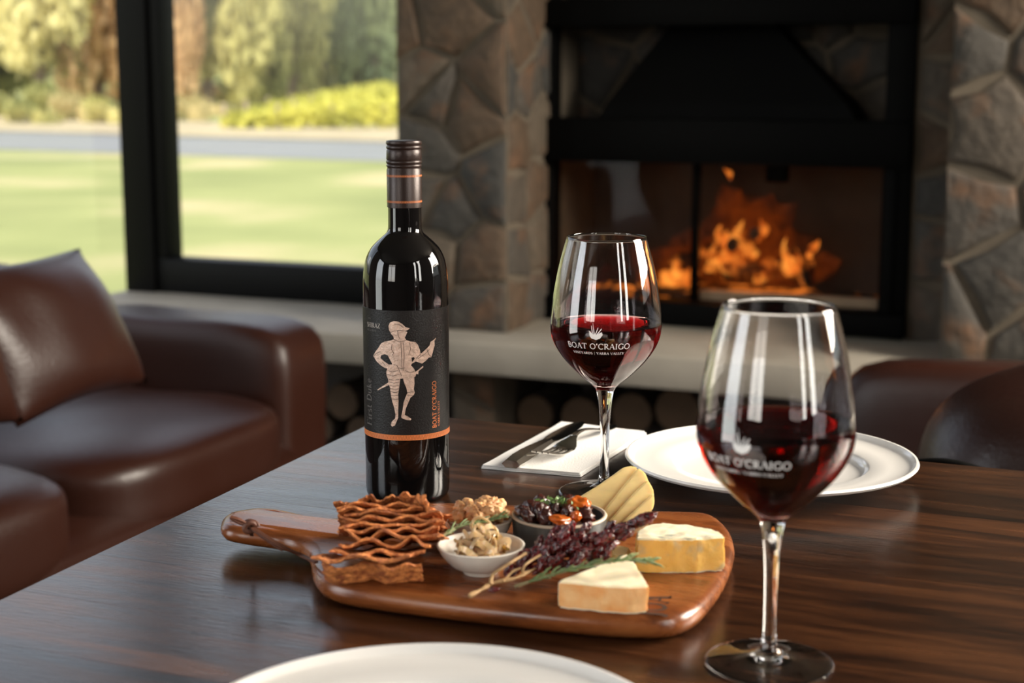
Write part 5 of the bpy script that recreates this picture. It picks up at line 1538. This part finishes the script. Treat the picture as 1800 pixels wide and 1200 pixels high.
for i in range(230):
    cx_, cy_ = rg.choice([(975, 882), (985, 879), (1003, 896), (963, 884), (915, 899), (992, 884), (1008, 900)])
    p = Yp(cx_ + rg.gauss(0, 7), cy_ + rg.gauss(0, 3.2), RC.y + rg.uniform(-.012, .004)) - RC
    a = Vector((rg.gauss(0, 1), rg.gauss(0, 1), rg.gauss(0, .6))).normalized() * rg.uniform(.0012, .0028); b_ = a.cross(Vector((rg.gauss(0, 1), rg.gauss(0, 1), 1))).normalized() * rg.uniform(.0006, .0013)
    o = len(V); V += [p - a, p - a * .3 + b_, p + a * .5 + b_ * .8, p + a, p + a * .5 - b_ * .8, p - a * .3 - b_]; Fc.append(tuple(range(o, o + 6)))
o = mk('chopped_herbs', V, Fc, 'herb', None, smooth=False, kind='stuff'); o.location = RC; tag(o, 'chopped green herbs scattered over the dried fruit', 'herbs')

# ================================================================== CHEESES
def solid(name, top, drop, mats, fms, lab, cat='cheese', sub=3, disp=.0006, seed=1, side_skip=None):
    """Wedge: top polygon (world points) extruded down by `drop`; top uses mats[0], sides mats[1]."""
    c = sum(top, Vector()) / len(top)
    bm = bmesh.new()
    t = [bm.verts.new(p - c) for p in top]; b_ = [bm.verts.new(p - c - Vector((0, 0, drop if not hasattr(drop, '__len__') else drop[i]))) for i, p in enumerate(top)]
    n_ = len(top)
    f = bm.faces.new(t); f.material_index = 0
    f = bm.faces.new(b_[::-1]); f.material_index = 1
    for i in range(n_):
        f = bm.faces.new((t[i], b_[i], b_[(i + 1) % n_], t[(i + 1) % n_])); f.material_index = fms[i]
    bmesh.ops.recalc_face_normals(bm, faces=bm.faces)
    bmesh.ops.bevel(bm, geom=bm.edges[:], offset=.0012, segments=2, affect='EDGES')
    bm.normal_update()
    for q in bm.faces: q.material_index = 0 if q.normal.z > .75 else q.material_index
    for q in bm.faces:
        if q.material_index == 0 and q.normal.z <= .75:
            nb = [w for e in q.edges for w in e.link_faces if w is not q and abs(w.normal.z) < .2]
            if nb: q.material_index = max(nb, key=lambda w: w.calc_area()).material_index
    bmesh.ops.triangulate(bm, faces=bm.faces)
    for _ in range(sub):
        es = [e for e in bm.edges if e.calc_length() > .004]
        if not es: break
        bmesh.ops.subdivide_edges(bm, edges=es, cuts=1, use_grid_fill=False)
        bmesh.ops.triangulate(bm, faces=[q for q in bm.faces if len(q.verts) > 3])
    for v in bm.verts:
        k = noise.noise(v.co * 120 + Vector((seed, 0, 0))) + .6 * noise.noise(v.co * 300 + Vector((seed, 0, 0)))
        v.co += v.normal * k * disp
    me = bpy.data.meshes.new(name); bm.to_mesh(me); bm.free()
    for q in mats: me.materials.append(MATS[q])
    me.polygons.foreach_set('use_smooth', [True] * len(me.polygons)); me.set_sharp_from_angle(angle=math.radians(35))
    o = bpy.data.objects.new(name, me); COL.objects.link(o); o.location = c; tag(o, lab, cat); return o
hC = .0188; zC = BZ + hC
topC = [T(979, 1021, zC), T(1015, 1024, zC), (T(1060, 1029, zC)), T(1105, 1031, zC), T(1140, 1029, zC), T(1126, 1005, zC), T(1117, 990, zC), T(1108, 976, zC), T(1100, 974, zC), T(1040, 997, zC)]
solid('hard_cheese', topC, hC, ['hard_paste', 'hard_rind'], [1, 1, 1, 1, 1, 0, 0, 0, 0, 0], 'pale hard cheese wedge with an orange rind at the front of the board', seed=3)
hB = .0258; zB_ = BZ + hB
topB = [T(1118, 946, zB_), T(1170, 947, zB_), T(1225, 946, zB_), T(1274, 943, zB_), T(1268, 936, zB_), T(1251, 930, zB_), T(1205, 920, zB_), T(1160, 919, zB_), T(1127, 923, zB_), T(1119, 932, zB_)]
solid('blue_cheese', topB, hB, ['blue_paste', 'blue_side'], [1] * 10, 'blue-veined cheese block with a yellow side at the right end of the board', seed=8, disp=.0012)
# small rind-on piece just left of the blue cheese, under the grapes
q = [T(1075, 975, BZ + .012), T(1100, 980, BZ + .012), T(1108, 962, BZ + .012), T(1078, 956, BZ + .012)]
solid('cheese_piece', q, .012, ['cheddar', 'blue_side'], [1] * 4, 'small yellow cheese piece between the dried grapes and the blue cheese', seed=12)
# fanned slices of yellow cheese, leaning
def chz(x, y, Y): return Yp(x, y, Y)
sl = [[(1015, 876), (1060, 848), (1098, 820), (1112, 818), (1122, 822), (1105, 850), (1076, 890), (1052, 928), (1034, 926)],
      [(1050, 912), (1090, 862), (1122, 822), (1134, 830), (1141, 846), (1120, 872), (1092, 905), (1075, 928), (1052, 928)],
      [(1070, 918), (1104, 878), (1139, 842), (1149, 858), (1151, 872), (1128, 895), (1098, 928), (1074, 928)],
      [(1092, 920), (1124, 890), (1150, 866), (1151, 882), (1148, 896), (1130, 914), (1118, 926), (1098, 928)]]
for i, P in enumerate(sl):
    Yb = T(1090, 930, BZ + .001).y - .004 - i * .0062
    pts = []
    for (x, y) in P:
        hh = (928 - y) / 1.9 / 1000
        pts.append(Yp(x, y, Yb + .45 * max(0, hh)))
    n_ = len(pts); c = sum(pts, Vector()) / n_
    nrm = Vector((.25, -1, .42)).normalized(); th = .0058
    bm = bmesh.new()
    A_ = [bm.verts.new(p - c) for p in pts]; B_ = [bm.verts.new(p - c - nrm * th) for p in pts]
    bm.faces.new(A_); bm.faces.new(B_[::-1])
    for k in range(n_): bm.faces.new((A_[k], B_[k], B_[(k + 1) % n_], A_[(k + 1) % n_]))
    bmesh.ops.recalc_face_normals(bm, faces=bm.faces)
    bmesh.ops.bevel(bm, geom=bm.edges[:], offset=.0009, segments=2, affect='EDGES')
    bmesh.ops.triangulate(bm, faces=bm.faces)
    for _ in range(3):
        es = [e for e in bm.edges if e.calc_length() > .004]
        if es: bmesh.ops.subdivide_edges(bm, edges=es, cuts=1); bmesh.ops.triangulate(bm, faces=[f for f in bm.faces if len(f.verts) > 3])
    for v in bm.verts: v.co += v.normal * (.0005 * noise.noise(v.co * 110 + Vector((i * 5, 0, 0))) + .00025 * noise.noise(Vector((v.co.x * 60, v.co.y * 60, v.co.z * 420))))
    me = bpy.data.meshes.new('cheese_slice'); bm.to_mesh(me); bm.free(); me.materials.append(MATS['cheddar'])
    me.polygons.foreach_set('use_smooth', [True] * len(me.polygons)); me.set_sharp_from_angle(angle=math.radians(40))
    o = bpy.data.objects.new('cheese_slice', me); COL.objects.link(o); o.location = c
    tag(o, ['backmost and largest yellow cheese slice leaning behind the ramekin', 'second yellow cheese slice of the leaning fan', 'third yellow cheese slice of the leaning fan', 'foremost yellow cheese slice of the fan, nearest the blue cheese'][i], 'cheese', 'fanned yellow cheese slices')

# ================================================================== DRIED GRAPES ON THE STEM
gr = thing('dried_grape_cluster', 'cluster of dark red dried grapes on a pale woody stem', 'dried grapes', (0, 0, 0))
def bp(x, y, h): return T(x, y, BZ + h)
def yz(x, y, h): return T(x, y, BZ + h)
stem_main = spline([yz(825, 1047, .004), yz(848, 1035, .006), yz(868, 1024, .008), yz(905, 1016, .010), yz(928, 1005, .012), yz(960, 990, .014), yz(1000, 975, .018), yz(1050, 958, .022), yz(1100, 940, .028), yz(1140, 922, .034)], 5)
mk('stem', *tube(stem_main, [.0015 - .0007 * i / len(stem_main) + .0004 * math.sin(i * 1.1) for i in range(len(stem_main))], 8), 'grape_stem', gr)
mk('stem', *tube(spline([yz(862, 1027, .008), yz(866, 1010, .012), yz(880, 1000, .016), yz(900, 987, .020), yz(925, 972, .022)], 5), [.0014] * 5 + [.0011] * 16, 8), 'grape_stem', gr)
mk('stem', *tube(spline([yz(918, 1008, .012), yz(922, 994, .018), yz(935, 984, .020), yz(950, 975, .022)], 5), .0009, 7), 'grape_stem', gr)
mk('stem', *tube(spline([yz(912, 1030, .003), yz(940, 1018, .005), yz(965, 1008, .007)], 5), .0011, 7), 'grape_stem', gr)
mk('stem', *tube(spline([yz(885, 1022, .009), yz(900, 1005, .013), yz(915, 998, .014)], 5), .0008, 6), 'grape_stem', gr)
rmesh = []
for i in range(7):
    V, Fc = blob(1.0, .52, .46, 4, .30, 2.2, i * 4.4, ridge=.30, rn=5 + i % 3)
    me = bpy.data.meshes.new('dried_grape'); me.from_pydata([tuple(v) for v in V], [], Fc); me.update(); me.materials.append(MATS['raisin']); me.polygons.foreach_set('use_smooth', [True] * len(me.polygons)); rmesh.append(me)
# pixel centre, height over the board, half length (mm), angle in the picture (degrees)
RS = [(1132, 912, .050, 12, 25), (1118, 918, .046, 9, 15), (1088, 930, .042, 10, 40), (1072, 928, .040, 9, 60), (1098, 938, .038, 10, 30), (1110, 930, .044, 8, 70), (1060, 945, .034, 11, 35), (1040, 944, .034, 9, 10), (1025, 934, .036, 8, 70), (1030, 928, .036, 8, 50), (1014, 945, .032, 9, 20),
      (1002, 932, .034, 9, 75), (990, 940, .034, 10, 60), (975, 936, .032, 9, 50), (968, 950, .028, 9, 40), (985, 958, .028, 10, 30), (1005, 962, .026, 11, 25), (1030, 962, .026, 10, 15), (1050, 968, .022, 9, 60), (1066, 972, .020, 8, 80), (960, 966, .024, 9, 20), (942, 968, .022, 9, 30),
      (925, 972, .020, 9, 15), (938, 980, .018, 10, 35), (918, 984, .016, 9, 60), (955, 982, .018, 10, 70), (965, 992, .014, 9, 60), (948, 996, .012, 10, 50), (978, 984, .018, 9, 40), (1012, 984, .018, 12, 42), (1022, 975, .020, 9, 30), (1000, 990, .014, 9, 15), (930, 1000, .009, 8, 10),
      (910, 998, .010, 8, 45), (900, 1006, .008, 7, 20), (893, 1000, .010, 7, 60), (985, 1000, .010, 8, 10), (1046, 980, .014, 8, 20), (1075, 958, .026, 9, 20), (1020, 952, .028, 9, -20), (948, 955, .022, 8, 70), (1044, 956, .026, 8, -10), (996, 972, .020, 9, -10), (868, 1036, .005, 5, 10), (972, 972, .018, 9, 10), (1004, 950, .026, 8, 60)]
for i, (x, y, h, L, ang) in enumerate(RS):
    o = bpy.data.objects.new('dried_grape', rmesh[i % 7]); COL.objects.link(o); o.parent = gr
    h = min(h, .034) * .85 + .003 if i > 4 else h * .82
    o.location = T(x, y, BZ + h)
    o.rotation_euler = (Matrix.Rotation(math.radians(rg.uniform(-40, 40)), 4, 'Z') @ Matrix.Rotation(-math.radians(ang), 4, 'Y') @ Matrix.Rotation(rg.uniform(0, 6), 4, 'X')).to_euler()
    s = L / 1000 * .80; o.scale = (s, s * 1.05, s * 1.05)

# ================================================================== ROSEMARY
nV, nF = tube([(0, 0, 0), (.3, 0, .03), (.7, 0, .03), (1, 0, -.03)], [.035, .065, .06, .01], 5)
nme = bpy.data.meshes.new('needle'); nme.from_pydata([tuple(v) for v in nV], [], nF); nme.update(); nme.materials.append(MATS['rosemary']); nme.polygons.foreach_set('use_smooth', [True] * len(nme.polygons))
def rosemary(path, lab, n, l0, l1, seed, bare=0.15):
    rg = random.Random(seed)
    t = thing('rosemary_sprig', lab, 'herb', (0, 0, 0))
    pts = spline(path, 6)
    mk('stem', *tube(pts, [.0012 - .0007 * i / len(pts) for i in range(len(pts))], 7), 'rosemary_stem', t)
    for i in range(n):
        f = bare + (1 - bare) * (i / n); k = f * (len(pts) - 1.001); a = int(k); p = pts[a].lerp(pts[a + 1], k - a); d = (pts[a + 1] - pts[a]).normalized()
        phi = i * 2.4 + rg.uniform(-.4, .4)
        s = d.cross(Vector((0, 0, 1))).normalized(); u_ = s.cross(d)
        side = s * math.cos(phi) + u_ * math.sin(phi)
        if side.z < -.2: side.z *= .3
        dirn = (d * 1.0 + side * rg.uniform(.25, .55)).normalized()
        L = rg.uniform(l0, l1) * (1 - .2 * f)
        o = bpy.data.objects.new('needle', nme); COL.objects.link(o); o.parent = t
        q = dirn.to_track_quat('X', 'Z'); o.rotation_mode = 'QUATERNION'; o.rotation_quaternion = q; o.location = p; o.scale = (L, L * 1.15, L * 1.15)
    return t
rosemary([yz(905, 1030, .004), yz(945, 1018, .010), yz(985, 1006, .018), yz(1030, 995, .024), yz(1075, 987, .030), yz(1110, 984, .030), yz(1145, 988, .026)], 'long rosemary sprig lying over the dried grapes and the hard cheese', 62, .008, .0145, 5, .1)
rosemary([Yp(779, 942, OC.y + .006), Yp(805, 926, OC.y + .018), Yp(830, 920, OC.y + .024), Yp(860, 914, OC.y + .028), Yp(884, 908, OC.y + .030)], 'short rosemary sprig bridging the walnut bowl and the onion bowl', 46, .007, .012, 9, .0)
